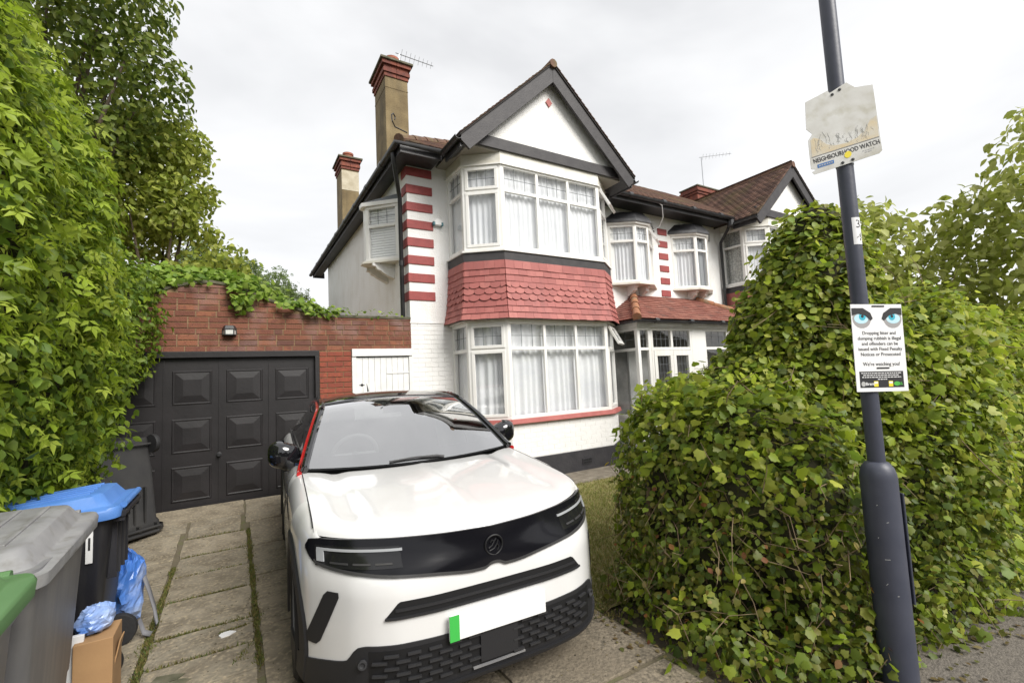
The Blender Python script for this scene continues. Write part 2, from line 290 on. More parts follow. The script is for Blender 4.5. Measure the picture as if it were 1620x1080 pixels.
# driveway: joint bed and slabs, ramping up towards the garage
def dz(y): return 0.0 if y < 5.6 else (y - 5.6) * 0.112
dv = MB()
for y0, y1 in ((0.9, 5.6), (5.6, 7.12)):
    dv.add([(-1.9, y0, dz(y0) - 0.004), (2.12, y0, dz(y0) - 0.004), (2.12 if y1 < 6 else 2.42, y1, dz(y1) - 0.004), (-1.9, y1, dz(y1) - 0.004)], [(0, 1, 2, 3)])
drive = struct(dv.build('driveway', 'slab_joint'))
def slab(x0, x1, y0, y1, m='slab', j=0.0, parent=None, th=0.016):
    rnd = lambda a: random.uniform(-a, a)
    cs = [(x0, y0), (x1, y0), (x1, y1), (x0, y1)]; cx, cy = (x0 + x1) / 2, (y0 + y1) / 2
    pts = []
    n = 5
    for k in range(4):                           # chipped, slightly wandering edges
        a, b = cs[k], cs[(k + 1) % 4]
        for i in range(n):
            t = i / n; w = 0.012 if i else 0.018
            px, py = a[0] + (b[0] - a[0]) * t, a[1] + (b[1] - a[1]) * t
            dx, dy = cx - px, cy - py; L = math.hypot(dx, dy); q = random.uniform(0, w) + j
            pts.append((px + dx / L * q, py + dy / L * q))
    tz = [rnd(0.003) for _ in range(3)]
    h = lambda x, y: dz(y) + th - 0.008 + tz[0] + tz[1] * (x - cx) + tz[2] * (y - cy)
    mb = MB(); mb.prism(pts, lambda x, y: (x, y, dz(y) - 0.01), lambda x, y: (x, y, h(x, y)))
    return mb.build('slab', m, parent or drive, bevel=0.004)
rowsC = [2.10, 2.62, 3.18, 3.52, 3.90, 4.52, 5.07, 5.62, 6.08]
for a, b in zip(rowsC[:-1], rowsC[1:]): slab(-0.465, 0.112, a + 0.006, b - 0.006)
for a, b in zip([1.3, 2.3, 3.3, 4.1, 5.0, 5.62], [2.3, 3.3, 4.1, 5.0, 5.62, 6.3]): slab(-1.12, -0.50, a + 0.006, b - 0.006)
for a, b in zip([1.3, 2.3, 3.3, 4.1, 5.0, 5.62], [2.3, 3.3, 4.1, 5.0, 5.62, 6.3]): slab(-1.80, -1.13, a + 0.006, b - 0.006)
rowsR = [2.9, 3.70, 4.72, 5.60, 6.3]
for a, b in zip(rowsR[:-1], rowsR[1:]): slab(0.142, 1.10, a + 0.008, b - 0.008); slab(1.115, 2.08, a + 0.008, b - 0.008)
slab(-0.44, 0.06, 6.09, 6.60); slab(-1.8, -0.46, 6.31, 6.60); slab(0.10, 2.08, 6.31, 6.60)
slab(-1.80, 0.10, 6.61, 7.11); slab(0.11, 2.40, 6.61, 7.11)
for x0, x1, y0, y1 in ((-0.43, 0.35, 1.47, 2.09), (0.37, 1.30, 0.96, 1.88), (1.32, 2.06, 1.0, 1.92), (0.37, 1.22, 1.90, 2.88), (1.24, 2.10, 1.94, 2.45), (1.24, 2.10, 2.47, 2.88), (-0.43, 0.35, 0.93, 1.46)):
    slab(x0, x1, y0, y1, 'aggregate', j=0.0)
# broken corner pieces and pale filler on the middle slabs
for x, y, r in ((-0.05, 3.72, 0.035), (-0.33, 3.36, 0.05), (-0.28, 3.28, 0.04)):
    P = [(x + r * (1 + random.uniform(-.3, .3)) * math.cos(k * 1.05) * 1.5, y + r * (1 + random.uniform(-.3, .3)) * math.sin(k * 1.05)) for k in range(6)]
    MB().prism(P, lambda a, b: (a, b, 0.004), lambda a, b: (a, b, 0.014)).build('mortar_patch', 'carton_white' if r < 0.04 else 'coping', drive)
# lawn and path
lawn = MB().add([(2.12, 2.5, 0.0), (6.2, 2.5, 0.0), (6.2, 5.44, 0.0), (2.12, 5.44, 0.0)], [(0, 1, 2, 3)]).build('lawn', 'lawn_base'); struct(lawn)
pth = struct(MB().add([(2.12, 5.44, 0.003), (9.5, 5.44, 0.003), (9.5, 6.4, 0.003), (2.12, 6.4, 0.003)], [(0, 1, 2, 3)]).build('path', 'path'))
def blades(n, xf, h0, h1, name, parent, tints, w=0.004, kind=True, label=None):
    X, Y, Z = xf(n); V = np.zeros((n, 3, 3)); a = RNG.uniform(0, 6.28, n); h = RNG.uniform(h0, h1, n); ln = RNG.uniform(0.2, 0.9, n) * h; b = RNG.uniform(0, 6.28, n)
    ww = w * RNG.uniform(.7, 1.6, n)
    V[:, 0] = np.stack([X - np.cos(a) * ww, Y - np.sin(a) * ww, Z], 1); V[:, 1] = np.stack([X + np.cos(a) * ww, Y + np.sin(a) * ww, Z], 1)
    V[:, 2] = np.stack([X + np.cos(b) * ln, Y + np.sin(b) * ln, Z + h], 1)
    return tri_mesh(name, V.reshape(-1, 3), np.arange(3 * n).reshape(n, 3), np.repeat(pick_tints(n, tints), 3, 0), 'grass', parent, kind, label)
def pick_tints(n, tints):
    T = np.array(tints); k = RNG.integers(0, len(T), n); t = RNG.uniform(0, 1, (n, 1)); k2 = RNG.integers(0, len(T), n)
    return (T[k] * (1 - t * 0.5) + T[k2] * t * 0.5) * RNG.uniform(0.75, 1.25, (n, 1))
def tri_mesh(name, V, F, C, m, parent=None, kind=False, label=None, smooth=False):
    org = np.array(origin_of(parent)) if parent is not None and origin_of(parent) is not None else np.zeros(3)
    me = bpy.data.meshes.new(name); nv, nf = len(V), len(F); fl = F.shape[1]
    me.vertices.add(nv); me.vertices.foreach_set('co', (V - org).astype(np.float32).ravel())
    me.loops.add(nf * fl); me.loops.foreach_set('vertex_index', F.astype(np.int32).ravel())
    me.polygons.add(nf); me.polygons.foreach_set('loop_start', np.arange(0, nf * fl, fl, dtype=np.int32)); me.polygons.foreach_set('loop_total', np.full(nf, fl, dtype=np.int32))
    me.update(calc_edges=True)
    if C is not None:
        at = me.color_attributes.new('tint', 'FLOAT_COLOR', 'POINT'); cc = np.ones((nv, 4), np.float32); cc[:, :3] = C; at.data.foreach_set('color', cc.ravel())
    if smooth: me.polygons.foreach_set('use_smooth', [True] * nf)
    me.materials.append(MATS[m]); me.validate()
    o = bpy.data.objects.new(name, me); col.objects.link(o)
    if parent is not None: o.parent = parent
    LOC[o.name] = Vector(org)
    if kind: o['kind'] = 'stuff'
    return o
GT = [(0.21, 0.24, 0.05), (0.26, 0.26, 0.07), (0.33, 0.28, 0.11), (0.16, 0.21, 0.04), (0.37, 0.30, 0.14)]
tag(blades(70000, lambda n: (RNG.uniform(2.12, 6.2, n), 5.46 - 2.95 * RNG.uniform(0, 1, n) ** 0.8, np.zeros(n)), 0.012, 0.045, 'lawn_grass', None, GT, 0.0035), 'short patchy yellow green lawn grass beside the parked car', 'grass')
# moss and weeds in the drive joints
def joint_pts(segs, sx):
    def f(n):
        S = np.array(segs); L = np.hypot(S[:, 2] - S[:, 0], S[:, 3] - S[:, 1]) * S[:, 4]; k = RNG.choice(len(S), n, p=L / L.sum()); t = RNG.uniform(0, 1, n)
        x = S[k, 0] + (S[k, 2] - S[k, 0]) * t; y = S[k, 1] + (S[k, 3] - S[k, 1]) * t
        dens = 0.5 + 0.5 * np.sin(x * 9 + y * 13) * np.sin(y * 5.1 + 1); x = x + RNG.normal(0, 1, n) * sx * dens * S[k, 5]; y = y + RNG.normal(0, 1, n) * sx * dens * S[k, 5]
        return x, y, np.where(y < 5.6, 0.0, (y - 5.6) * 0.112)
    return f
segs = [(-0.48, 2.0, -0.48, 4.6, 1.5, 1.1), (-0.48, 4.6, -0.48, 5.4, .9, .8), (0.127, 3.2, 0.127, 6.1, 1.2, .9), (-0.44, 3.9, 0.08, 3.9, 1.1, .9), (-0.1, 3.75, 0.08, 3.78, 1.5, 1.2), (-0.44, 4.52, 0.08, 4.52, .8, .6), (-0.44, 5.07, .08, 5.07, .35, .5), (-0.44, 5.62, 0.08, 5.62, .5, .5), (-0.44, 6.08, .08, 6.08, .5, .5), (-0.44, 3.52, .08, 3.52, .5, .7), (0.0, 3.3, 0.1, 3.5, 1.2, 1.2), (2.12, 2.4, 2.12, 3.0, 1.5, 2.0)]
tag(blades(11000, joint_pts(segs, 0.028), 0.006, 0.028, 'joint_weeds', None, [(0.10, 0.13, 0.02), (0.15, 0.15, 0.03), (0.16, 0.12, 0.04), (0.20, 0.16, 0.06), (0.07, 0.11, 0.02)], 0.004), 'moss and small weeds growing in the driveway joints', 'weeds')
# ================================================================== GARAGE
YG = 7.12
gar = empty('garage', (0.4, YG, 0.15), label='red brick garage with curved parapet and black panelled door behind the car', cat='garage')
def arch(x):
    d = abs(x + 0.28)
    return float(np.interp(d, [0, .2, .4, .65, .9, 1.33, 1.6, 9], [3.03, 3.0, 2.94, 2.83, 2.74, 2.63, 2.615, 2.61]))
xs = np.linspace(-1.75, 2.42, 60)
w = MB()
topl = [(x, arch(x)) for x in xs]
# mortar bed in three pieces: above the door, pillar, left pier
w.prism([(-1.75, 2.125)] + [(2.42, 2.125)] + topl[::-1], lambda x, z: (x, YG + 0.008, z), lambda x, z: (x, YG + 0.22, z))
w.box(1.045, 1.495, YG + 0.009, YG + 0.22, 0.1, 2.125); w.box(-1.75, -1.47, YG + 0.009, YG + 0.22, 0.1, 2.125)
gw = w.build('wall', 'garage_mortar', gar)
MB().box(-1.75, 2.42, YG + 0.22, YG + 5.0, 0.1, 2.5).build('garage_rear', 'garage_mortar', gar)
bm_ = MB().box(-.5, .5, 0, 1, -.5, .5); brick_proto = None
def brick(x0, x1, z0, z1, y=YG, m='garage_brick', parent=None, dep=0.06, inset=0.0):
    mb = MB().box(x0, x1, y - random.uniform(0, .003) + inset, y + dep, z0, z1)
    return mb.build('brick', m, parent)
PX, PZ, MJ = 0.225, 0.0765, 0.0135
r = 0; z = 2.127
while z < 3.03:
    off = (r % 2) * PX / 2 + (0.03 if r % 3 == 0 else 0); x = -1.75 - off
    while x < 2.42:
        ln = PX
        if random.random() < 0.10: ln = PX / 2
        a, b = max(x, -1.75), min(x + ln - MJ, 2.42); 
        if b - a > 0.03 and a > -1.35:
            t = min(arch(a + .01), arch(b - .01)) - 0.004; zt = min(z + PZ - MJ, t)
            if zt - z > 0.018: brick(a, b, z, zt, parent=gw)
        x += ln
    z += PZ; r += 1
z = 0.13; r = 0
while z < 2.11:
    xs_ = [1.045, 1.150, 1.375, 1.495] if r % 2 else [1.045, 1.262, 1.495]
    for a, b in zip(xs_[:-1], xs_[1:]): brick(a + 0.004, b - 0.006, z, min(z + PZ - MJ, 2.12), parent=gw, m='pillar_brick')
    z += PZ; r += 1
cp = MB()
for i in range(len(topl) - 1):
    (x0, z0), (x1, z1) = topl[i], topl[i + 1]
    cp.add([(x0, YG - .012, z0), (x1, YG - .012, z1), (x1, YG + .25, z1), (x0, YG + .25, z0), (x0, YG - .018, z0 + .035), (x1, YG - .018, z1 + .035), (x1, YG + .25, z1 + .03), (x0, YG + .25, z0 + .03)], [(0, 3, 2, 1), (4, 5, 6, 7), (0, 1, 5, 4), (2, 3, 7, 6)] + ([(3, 0, 4, 7)] if i == 0 else []) + ([(1, 2, 6, 5)] if i == len(topl) - 2 else []))
cp.build('coping', 'coping', gar)
# door frame and panelled door
f = MB(); f.box(-1.47, 1.042, YG - .012, YG + .10, 2.045, 2.124); f.box(.985, 1.042, YG - .010, YG + .10, .14, 2.0449); f.box(-1.47, -1.41, YG - .010, YG + .10, .14, 2.0449)
f.build('door_frame', 'garage_door', gar, bevel=0.004)
dr = MB().box(-1.41, .985, YG + .055, YG + .10, .155, 2.04)
gd = dr.build('garage_door', 'garage_door', gar)
for x in (-1.26, -.68, -.10, .48):
    for z0, z1 in ((1.449, 1.884), (.846, 1.274), (.251, .681)):
        x1 = x + .424; q = MB(); yb = YG + .055
        rings = [(0, .0), (.010, -.008), (.020, -.008), (.028, -.002), (.115, -.013), (.118, -.013)]
        V = []
        for ins, d in rings: V += [(x + ins, yb + d, z0 + ins), (x1 - ins, yb + d, z0 + ins), (x1 - ins, yb + d, z1 - ins), (x + ins, yb + d, z1 - ins)]
        F = [(i * 4 + k, i * 4 + (k + 1) % 4, i * 4 + 4 + (k + 1) % 4, i * 4 + 4 + k) for i in range(5) for k in range(4)] + [(20, 21, 22, 23)]
        q.add(V, F).build('panel', 'garage_door', gd)
for x in (-.765, -.178, .40): MB().box(x - .006, x + .006, YG + .046, YG + .056, .17, 2.03).build('stile_bead', 'garage_door', gd)
MB().lathe((-.178, YG + .05, .79), [(.03, 0), (.03, .012), (.012, .016), (.012, .04), (.022, .05), (.018, .062)], 14, (0, -1, 0)).build('handle', 'gutter_black', gd, smooth=True)
# bulkhead lamp above the door
lx, lz = -.065, 2.39
L_ = empty('garage_lamp', (lx, YG, lz), label='small black wall lamp with three glass panes above the garage door', cat='lamp')
MB().prism([(-.085, 0), (.085, 0), (.055, .06), (-.055, .06)], lambda x, d: (lx + x, YG - .01 - d * 1.5, lz + .025), lambda x, d: (lx + x * .8, YG - .01 - d * 1.1, lz + .072)).build('hood', 'gutter_black', L_, bevel=.004)
MB().box(lx - .06, lx + .06, YG - .012, YG - .002, lz - .06, lz + .03).build('back_plate', 'gutter_black', L_)
mat('lamp_glass', (0.50, 0.50, 0.46), 0.2, c2=(0.62, 0.62, 0.60), scale=60)
A_ = [(-.075, .005), (-.05, .085), (.05, .085), (.075, .005)]
for i in range(3):
    (a, da), (b, db) = A_[i], A_[i + 1]
    MB().prism([(0, 0), (1, 0), (1, 1), (0, 1)], lambda u, v: (lx + a + (b - a) * (u * .84 + .08), YG - .01 - (da + (db - da) * (u * .84 + .08)), lz - .045 + v * .062), lambda u, v: (lx + (a + (b - a) * (u * .84 + .08)) * .96, YG - .008 - (da + (db - da) * (u * .84 + .08)) * .96, lz - .045 + v * .062)).build('pane', 'lamp_glass', L_)
fr = MB()
for a, d in A_: fr.bar((lx + a, YG - .01 - d, lz - .055), (lx + a, YG - .01 - d, lz + .026), .012, .012, (0, 1, 0))
for zz in (-.052, .021):
    for i in range(3): fr.bar((lx + A_[i][0], YG - .01 - A_[i][1], lz + zz), (lx + A_[i + 1][0], YG - .01 - A_[i + 1][1], lz + zz), .012, .012)
fr.build('cage', 'gutter_black', L_)
# white side gate
gate = empty('side_gate', (1.95, YG, .15), label='white painted plank side gate between brick pillar and house', cat='gate')
MB().box(1.497, 2.43, YG - .028, YG + .05, 2.03, 2.142).build('header', 'white_wood', gate, bevel=.004)
MB().box(1.497, 1.56, YG - .010, YG + .05, .12, 2.028).build('gate_frame', 'white_wood', gate, bevel=.003)
MB().box(2.375, 2.43, YG - .010, YG + .05, .12, 2.028).build('gate_frame', 'white_wood', gate, bevel=.003)
x = 1.563
for i in range(9):
    MB().box(x + .0012, x + .0888, YG + .008 + random.uniform(0, .003), YG + .032, .14, 2.012).build('plank', 'white_wood', gate, bevel=.004); x += .0901
MB().box(1.562, 2.374, YG + .033, YG + .045, .12, 2.026).build('gate_back', 'dark_inside', gate)
MB().box(2.02, 2.39, YG + .0, YG + .006, 1.755, 1.775).build('hinge', 'white_wood', gate)
MB().lathe((1.64, YG + .006, 1.60), [(.02, 0), (.018, .006), (.008, .01)], 10, (0, -1, 0)).build('latch', 'gutter_black', gate)
MB().box(1.60, 1.68, YG + .001, YG + .006, 1.597, 1.603).build('latch_bar', 'gutter_black', gate)
# ================================================================== HOUSE (near half of the pair)
YW, XL, XP, CX = 7.12, 2.42, 8.52, 4.70
hs = empty('semi_detached_house', (5.4, YW, 0), label='white rendered gabled house with red tiled double bay behind the parked car', cat='house')
nb = empty('neighbouring_house', (11.6, YW, 0), label='mirrored white gabled house on the right behind the tall hedge', cat='house')
mm = lambda x: 2 * XP - x
wl = MB(); wl.box(XL, XP - .001, YW, YW + .3, 2.56, 5.4); wl.box(XL, XL + .3, YW + .3, 14.6, 0, 5.4); wl.box(XL, XP - .001, YW + .02, YW + .3, 0, 2.559); wl.box(XL + .3, XP, 14.3, 14.6, 0, 5.4)
hw = wl.build('wall', 'pebbledash', hs)
wl = MB(); wl.box(XP, mm(XL), YW, YW + .3, 0, 5.4); wl.box(mm(XL) - .3, mm(XL), YW + .3, 14.6, 0, 5.4)
nw = wl.build('wall', 'pebbledash', nb)
# painted brickwork on the ground floor, one object per brick
hb = MB().box(XL, 3.16, YW + .004, YW + .0195, .33, 2.555).build('brickwork', 'white_mortar', hs)
def pbrick(A, B, z0, z1, parent, depth=.012, off=0.0):
    A, B = Vector((*A, 0)), Vector((*B, 0)); d = (B - A); L = d.length; d /= L; n = Vector((d.y, -d.x, 0)); r = 0; z = z0
    while z < z1 - .02:
        x = -(r % 2) * .1125
        while x < L:
            a, b = max(x, 0), min(x + .2165, L)
            if b - a > .03:
                P = lambda u, dd, zz: A + d * u + n * dd + Vector((0, 0, zz)); q = MB(); e = random.uniform(0, .002)
                zt = min(z + .066, z1)
                q.add([P(a, -depth + off, z), P(b, -depth + off, z), P(b, .0012 + e * .6 + off, z), P(a, .0012 + e * .6 + off, z), P(a, -depth + off, zt), P(b, -depth + off, zt), P(b, .0012 + e * .6 + off, zt), P(a, .0012 + e * .6 + off, zt)], [(0, 1, 2, 3), (7, 6, 5, 4), (3, 2, 6, 7), (0, 3, 7, 4), (2, 1, 5, 6)])
                q.build('brick', 'painted_brick', parent)
            x += .225
        z += .075; r += 1
pbrick((XL + .004, YW + .0), (3.15, YW + .0), .34, 2.55, hb)
# red and white quoins
def quoins(parent, x0, x1, zs, left_return, h=.148):
    for i, zq in enumerate(zs):
        q = MB(); e = .018
        if left_return: q.prism([(x0 - e, YW - e), (x1, YW - e), (x1, YW + .002), (x0 + .002, YW + .002), (x0 + .002, YW + .24), (x0 - e, YW + .24)], lambda a, b: (a, b, zq), lambda a, b: (a, b, zq + h))
        else: q.box(x0, x1, YW - e, YW + .002, zq, zq + h)
        q.build('quoin', 'red_paint', parent, bevel=.008)
zq = [2.93 + .2985 * i for i in range(8)]
quoins(hs, XL, 2.86, zq, True)
quoins(nb, XP - .13, XP + .18, [3.30 + .29 * i for i in range(6)], False, h=.15)
MB().box(XL - .01, 3.15, YW - .012, YW + .001, 2.552, 2.575).build('string_course', 'pebbledash', hs)
# ------------------------------------------------------------------ bays
def bay_plan(sx=1):
    P = [(3.14, 7.12), (3.15, 6.54), (3.66, 6.16), (5.74, 6.16), (6.25, 6.54), (6.26, 7.12)]
    return P if sx == 1 else [(mm(x), y) for x, y in P][::-1]
def offset_plan(P, d):
    n = len(P); out = []
    for i in range(n):
        ns = []
        for a, b in ((i - 1, i), (i, i + 1)):
            if 0 <= a and b < n:
                dx, dy = P[b][0] - P[a][0], P[b][1] - P[a][1]; L = math.hypot(dx, dy); ns.append((dy / L, -dx / L))
        if len(ns) == 2:
            mx_, my_ = ns[0][0] + ns[1][0], ns[0][1] + ns[1][1]; k = 1 + ns[0][0] * ns[1][0] + ns[0][1] * ns[1][1]; out.append((P[i][0] + mx_ / k * d, P[i][1] + my_ / k * d))
        else: out.append((P[i][0] + ns[0][0] * d, P[i][1] + ns[0][1] * d))
    out[0] = (out[0][0], P[0][1]); out[-1] = (out[-1][0], P[-1][1])
    return out
def band(P, d0, d1, z0, z1, dt=None):           # solid ring following the bay plan: inner offset d0, outer d1
    A, B = offset_plan(P, d0), offset_plan(P, d1); T = offset_plan(P, d1 if dt is None else dt); q = MB(); n = len(P)
    V = [(*p, z0) for p in A] + [(*p, z0) for p in B] + [(*p, z1) for p in T] + [(*p, z1) for p in A]
    F = []
    for i in range(n - 1):
        for k in range(4): F.append((k * n + i, k * n + i + 1, ((k + 1) % 4) * n + i + 1, ((k + 1) % 4) * n + i))
    F += [(0, n, 2 * n, 3 * n), (n - 1, 4 * n - 1, 3 * n - 1, 2 * n - 1)]
    q.add(V, F); return q
def facet_frame(A, B):
    A, B = Vector((*A, 0)), Vector((*B, 0)); d = B - A; L = d.length; d /= L; n = Vector((d.y, -d.x, 0))
    return (lambda u, z, o=0.0: A + d * u + n * o + Vector((0, 0, z))), L, d, n
def fbox(q, P, u0, u1, z0, z1, o0, o1):
    q.add([P(u0, z0, o0), P(u1, z0, o0), P(u1, z0, o1), P(u0, z0, o1), P(u0, z1, o0), P(u1, z1, o0), P(u1, z1, o1), P(u0, z1, o1)], [(0, 1, 2, 3), (7, 6, 5, 4), (0, 4, 5, 1), (1, 5, 6, 2), (2, 6, 7, 3), (3, 7, 4, 0)])
def curtain(P, L, z0, z1, parent, m='net_curtain', dist=-.10, amp=.016, per=.075, u0=0.0, u1=None, name='net_curtain'):
    u1 = L if u1 is None else u1; n = max(8, int((u1 - u0) / .012)); ph = random.uniform(0, 6); rows = []
    for j in range(7):
        v = j / 6; row = []
        for i in range(n + 1):
            u = u0 + (u1 - u0) * i / n; k = u / per * 6.283 + 1.3 * math.sin(u * 9 + ph) + .35 * math.sin(v * 3 + u * 5)
            row.append(P(u, z0 + (z1 - z0) * v, dist + amp * (1.15 - .5 * v) * math.sin(k) + .4 * amp * math.sin(k * .37 + ph)))
        rows.append(row)
    return MB().grid(rows).build(name, m, parent, smooth=True, angle=180)
def pane_of(P, u0, u1, z0, z1, o, parent, m='pane', leads=None, name='pane'):
    g = MB().add([P(u0, z0, o), P(u1, z0, o), P(u1, z1, o), P(u0, z1, o)], [(0, 1, 2, 3)]).build(name, m, parent)
    if leads:
        q = MB(); nc, nr = leads
        for i in range(1, nc): u = u0 + (u1 - u0) * i / nc; fbox(q, P, u - .0035, u + .0035, z0, z1, o - .003, o + .004)
        for j in range(1, nr): zz = z0 + (z1 - z0) * j / nr; fbox(q, P, u0, u1, zz - .0035, zz + .0035, o - .0025, o + .0045)
        q.build('lead_lattice', 'lead_strip', parent)
    return g
def tilted(P, u0, z1, tilt):                       # top-hung casement swung out about its top edge
    def Q(u, z, o=0.0):
        h = z1 - z; return P(u, z1 - h * math.cos(tilt) + o * math.sin(tilt), .02 + h * math.sin(tilt) + o * math.cos(tilt))
    return Q
def window_run(plan, z0, z1, zt, cols, parent_house, name, label=None, open_facets=(), leads=True, cm=None, casement=(), fw=.052, post=.05):
    # frame is the part; panes, leads, casements and curtains are its sub-parts
    q = MB(); jobs = []
    for k in range(len(plan) - 1):
        P, L, d, n = facet_frame(plan[k], plan[k + 1]); nc = cols[k]
        fbox(q, P, 0.0, L, z0, z0 + .055, -.06, .004); fbox(q, P, 0.0, L, z1 - .05, z1, -.06, .004)
        us = [post + (L - 2 * post) * i / nc for i in range(nc + 1)]
        fbox(q, P, 0, post + .012, z0 + .0551, z1 - .0501, -.06, .002); fbox(q, P, L - post - .012, L, z0 + .0551, z1 - .0501, -.06, .002)
        for i in range(1, nc): fbox(q, P, us[i] - .026, us[i] + .026, z0 + .0551, z1 - .0501, -.055, .0)
        for i in range(nc):
            a = us[i] + (.026 if i else .012); b = us[i + 1] - (.026 if i < nc - 1 else .012)
            fbox(q, P, a, b, zt - .027, zt + .027, -.055, -.001)
            jobs.append((P, a, b, k, i))
    fr_ = q.build(name, 'upvc', parent_house, bevel=.005)
    if label: fr_['label'] = label
    for P, a, b, k, i in jobs:
        lo, mid0, mid1, hi = z0 + .0552, zt - .0271, zt + .0271, z1 - .0502; ld = (3, 2) if leads else None
        if b - a < .3: ld = (2, 2) if leads else None
        if k in casement:
            for (p, r2) in ((lo, mid0), (mid1, hi)):
                if (k in open_facets) and p == mid1: continue
                c = MB(); e = .038
                fbox(c, P, a - .012, b + .012, p - .01, p + e, -.03, .016); fbox(c, P, a - .012, b + .012, r2 - e, r2 + .01, -.03, .016)
                fbox(c, P, a - .012, a + e, p + e, r2 - e, -.03, .015); fbox(c, P, b - e, b + .012, p + e, r2 - e, -.03, .015)
                c.build('casement', 'upvc', fr_, bevel=.004)
            e = .037
            pane_of(P, a + e, b - e, lo + e, mid0 - e, -.012, fr_)
            if k not in open_facets: pane_of(P, a + e, b - e, mid1 + e, hi - e, -.012, fr_, leads=ld)
        else:
            pane_of(P, a, b, lo, mid0, -.028, fr_)
            if k not in open_facets: pane_of(P, a, b, mid1, hi, -.028, fr_, leads=ld)
        if k in open_facets:
            Q = tilted(P, a, hi, math.radians(28)); h = hi - mid1; c = MB(); e = .04; lo2 = hi - h
            fbox(c, Q, a - .01, b + .01, lo2 - .01, lo2 + e, -.02, .025); fbox(c, Q, a - .01, b + .01, hi - e, hi, -.02, .025); fbox(c, Q, a - .01, a + e, lo2 + e, hi - e, -.02, .024); fbox(c, Q, b - e, b + .01, lo2 + e, hi - e, -.02, .024)
            c.build('casement', 'upvc', fr_, bevel=.004); pane_of(Q, a + e, b - e, lo2 + e, hi - e, 0, fr_, leads=ld)
    return fr_
def tile_skirt(plan, parent, z_rows, flare, name='tile_skirt', zoff=0.0):
    ztop, zbot = z_rows[0], z_rows[-1]
    rows = []
    for j in range(8):
        z = ztop + (zbot - ztop) * j / 7; rows.append([(*p, z) for p in offset_plan(plan, flare(z) - .012)])
    bk = MB().grid(rows).build(name, 'tile_red', parent)
    nr = len(z_rows) - 1
    for r in range(nr):
        z1, z0 = z_rows[r], z_rows[r + 1]; scal = 3 <= r <= 5
        T, B = offset_plan(plan, flare(z1) - .006), offset_plan(plan, flare(z0) + .008)
        for k in range(len(plan) - 1):
            L = math.dist(B[k], B[k + 1]); n = max(1, round(L / .158)); sh = .5 if r % 2 else 0.0
            us = [0.0] + [(i + sh) / n for i in range(0 if sh else 1, n)] + [1.0]
            us = sorted(set(us))
            for i in range(len(us) - 1):
                ua, ub = us[i], us[i + 1]
                lerp = lambda S, u: (S[k][0] + (S[k + 1][0] - S[k][0]) * u, S[k][1] + (S[k + 1][1] - S[k][1]) * u)
                dx, dy = B[k + 1][0] - B[k][0], B[k + 1][1] - B[k][1]; l = math.hypot(dx, dy); nn = (dy / l, -dx / l)
                g = .0012 / l; ua2, ub2 = ua + g, ub - g; lift = random.uniform(-.0015, .0025); dzr = random.uniform(-.004, .004)
                def pt(u, v, o):        # v 0 top 1 bottom
                    a, b = lerp(T, u), lerp(B, u); return (a[0] + (b[0] - a[0]) * v + nn[0] * (o + lift * v), a[1] + (b[1] - a[1]) * v + nn[1] * (o + lift * v), z1 + (z0 - z1) * v + dzr * v)
                if scal:
                    full = abs((ub - ua) - 1.0 / n) < 1e-6; prof = []
                    for s in range(9):
                        a = math.pi * s / 8; uu = .5 - .5 * math.cos(a)
                        prof.append((uu, .66 + .44 * math.sin(a) if full else (.66 + .44 * math.sin(a / 2 + (0 if ua == 0 else math.pi / 2)) if True else 1)))
                    poly = [(0, 0)] + prof + [(1, 0)]
                else: poly = [(0, 0), (0, 1.06), (1, 1.06), (1, 0)]
                q = MB(); q.prism(poly, lambda u, v: pt(ua2 + (ub2 - ua2) * u, v, 0), lambda u, v: pt(ua2 + (ub2 - ua2) * u, v, .021 if scal else .015))
                q.build('tile', 'tile_red', bk, fixn=True)
    return bk
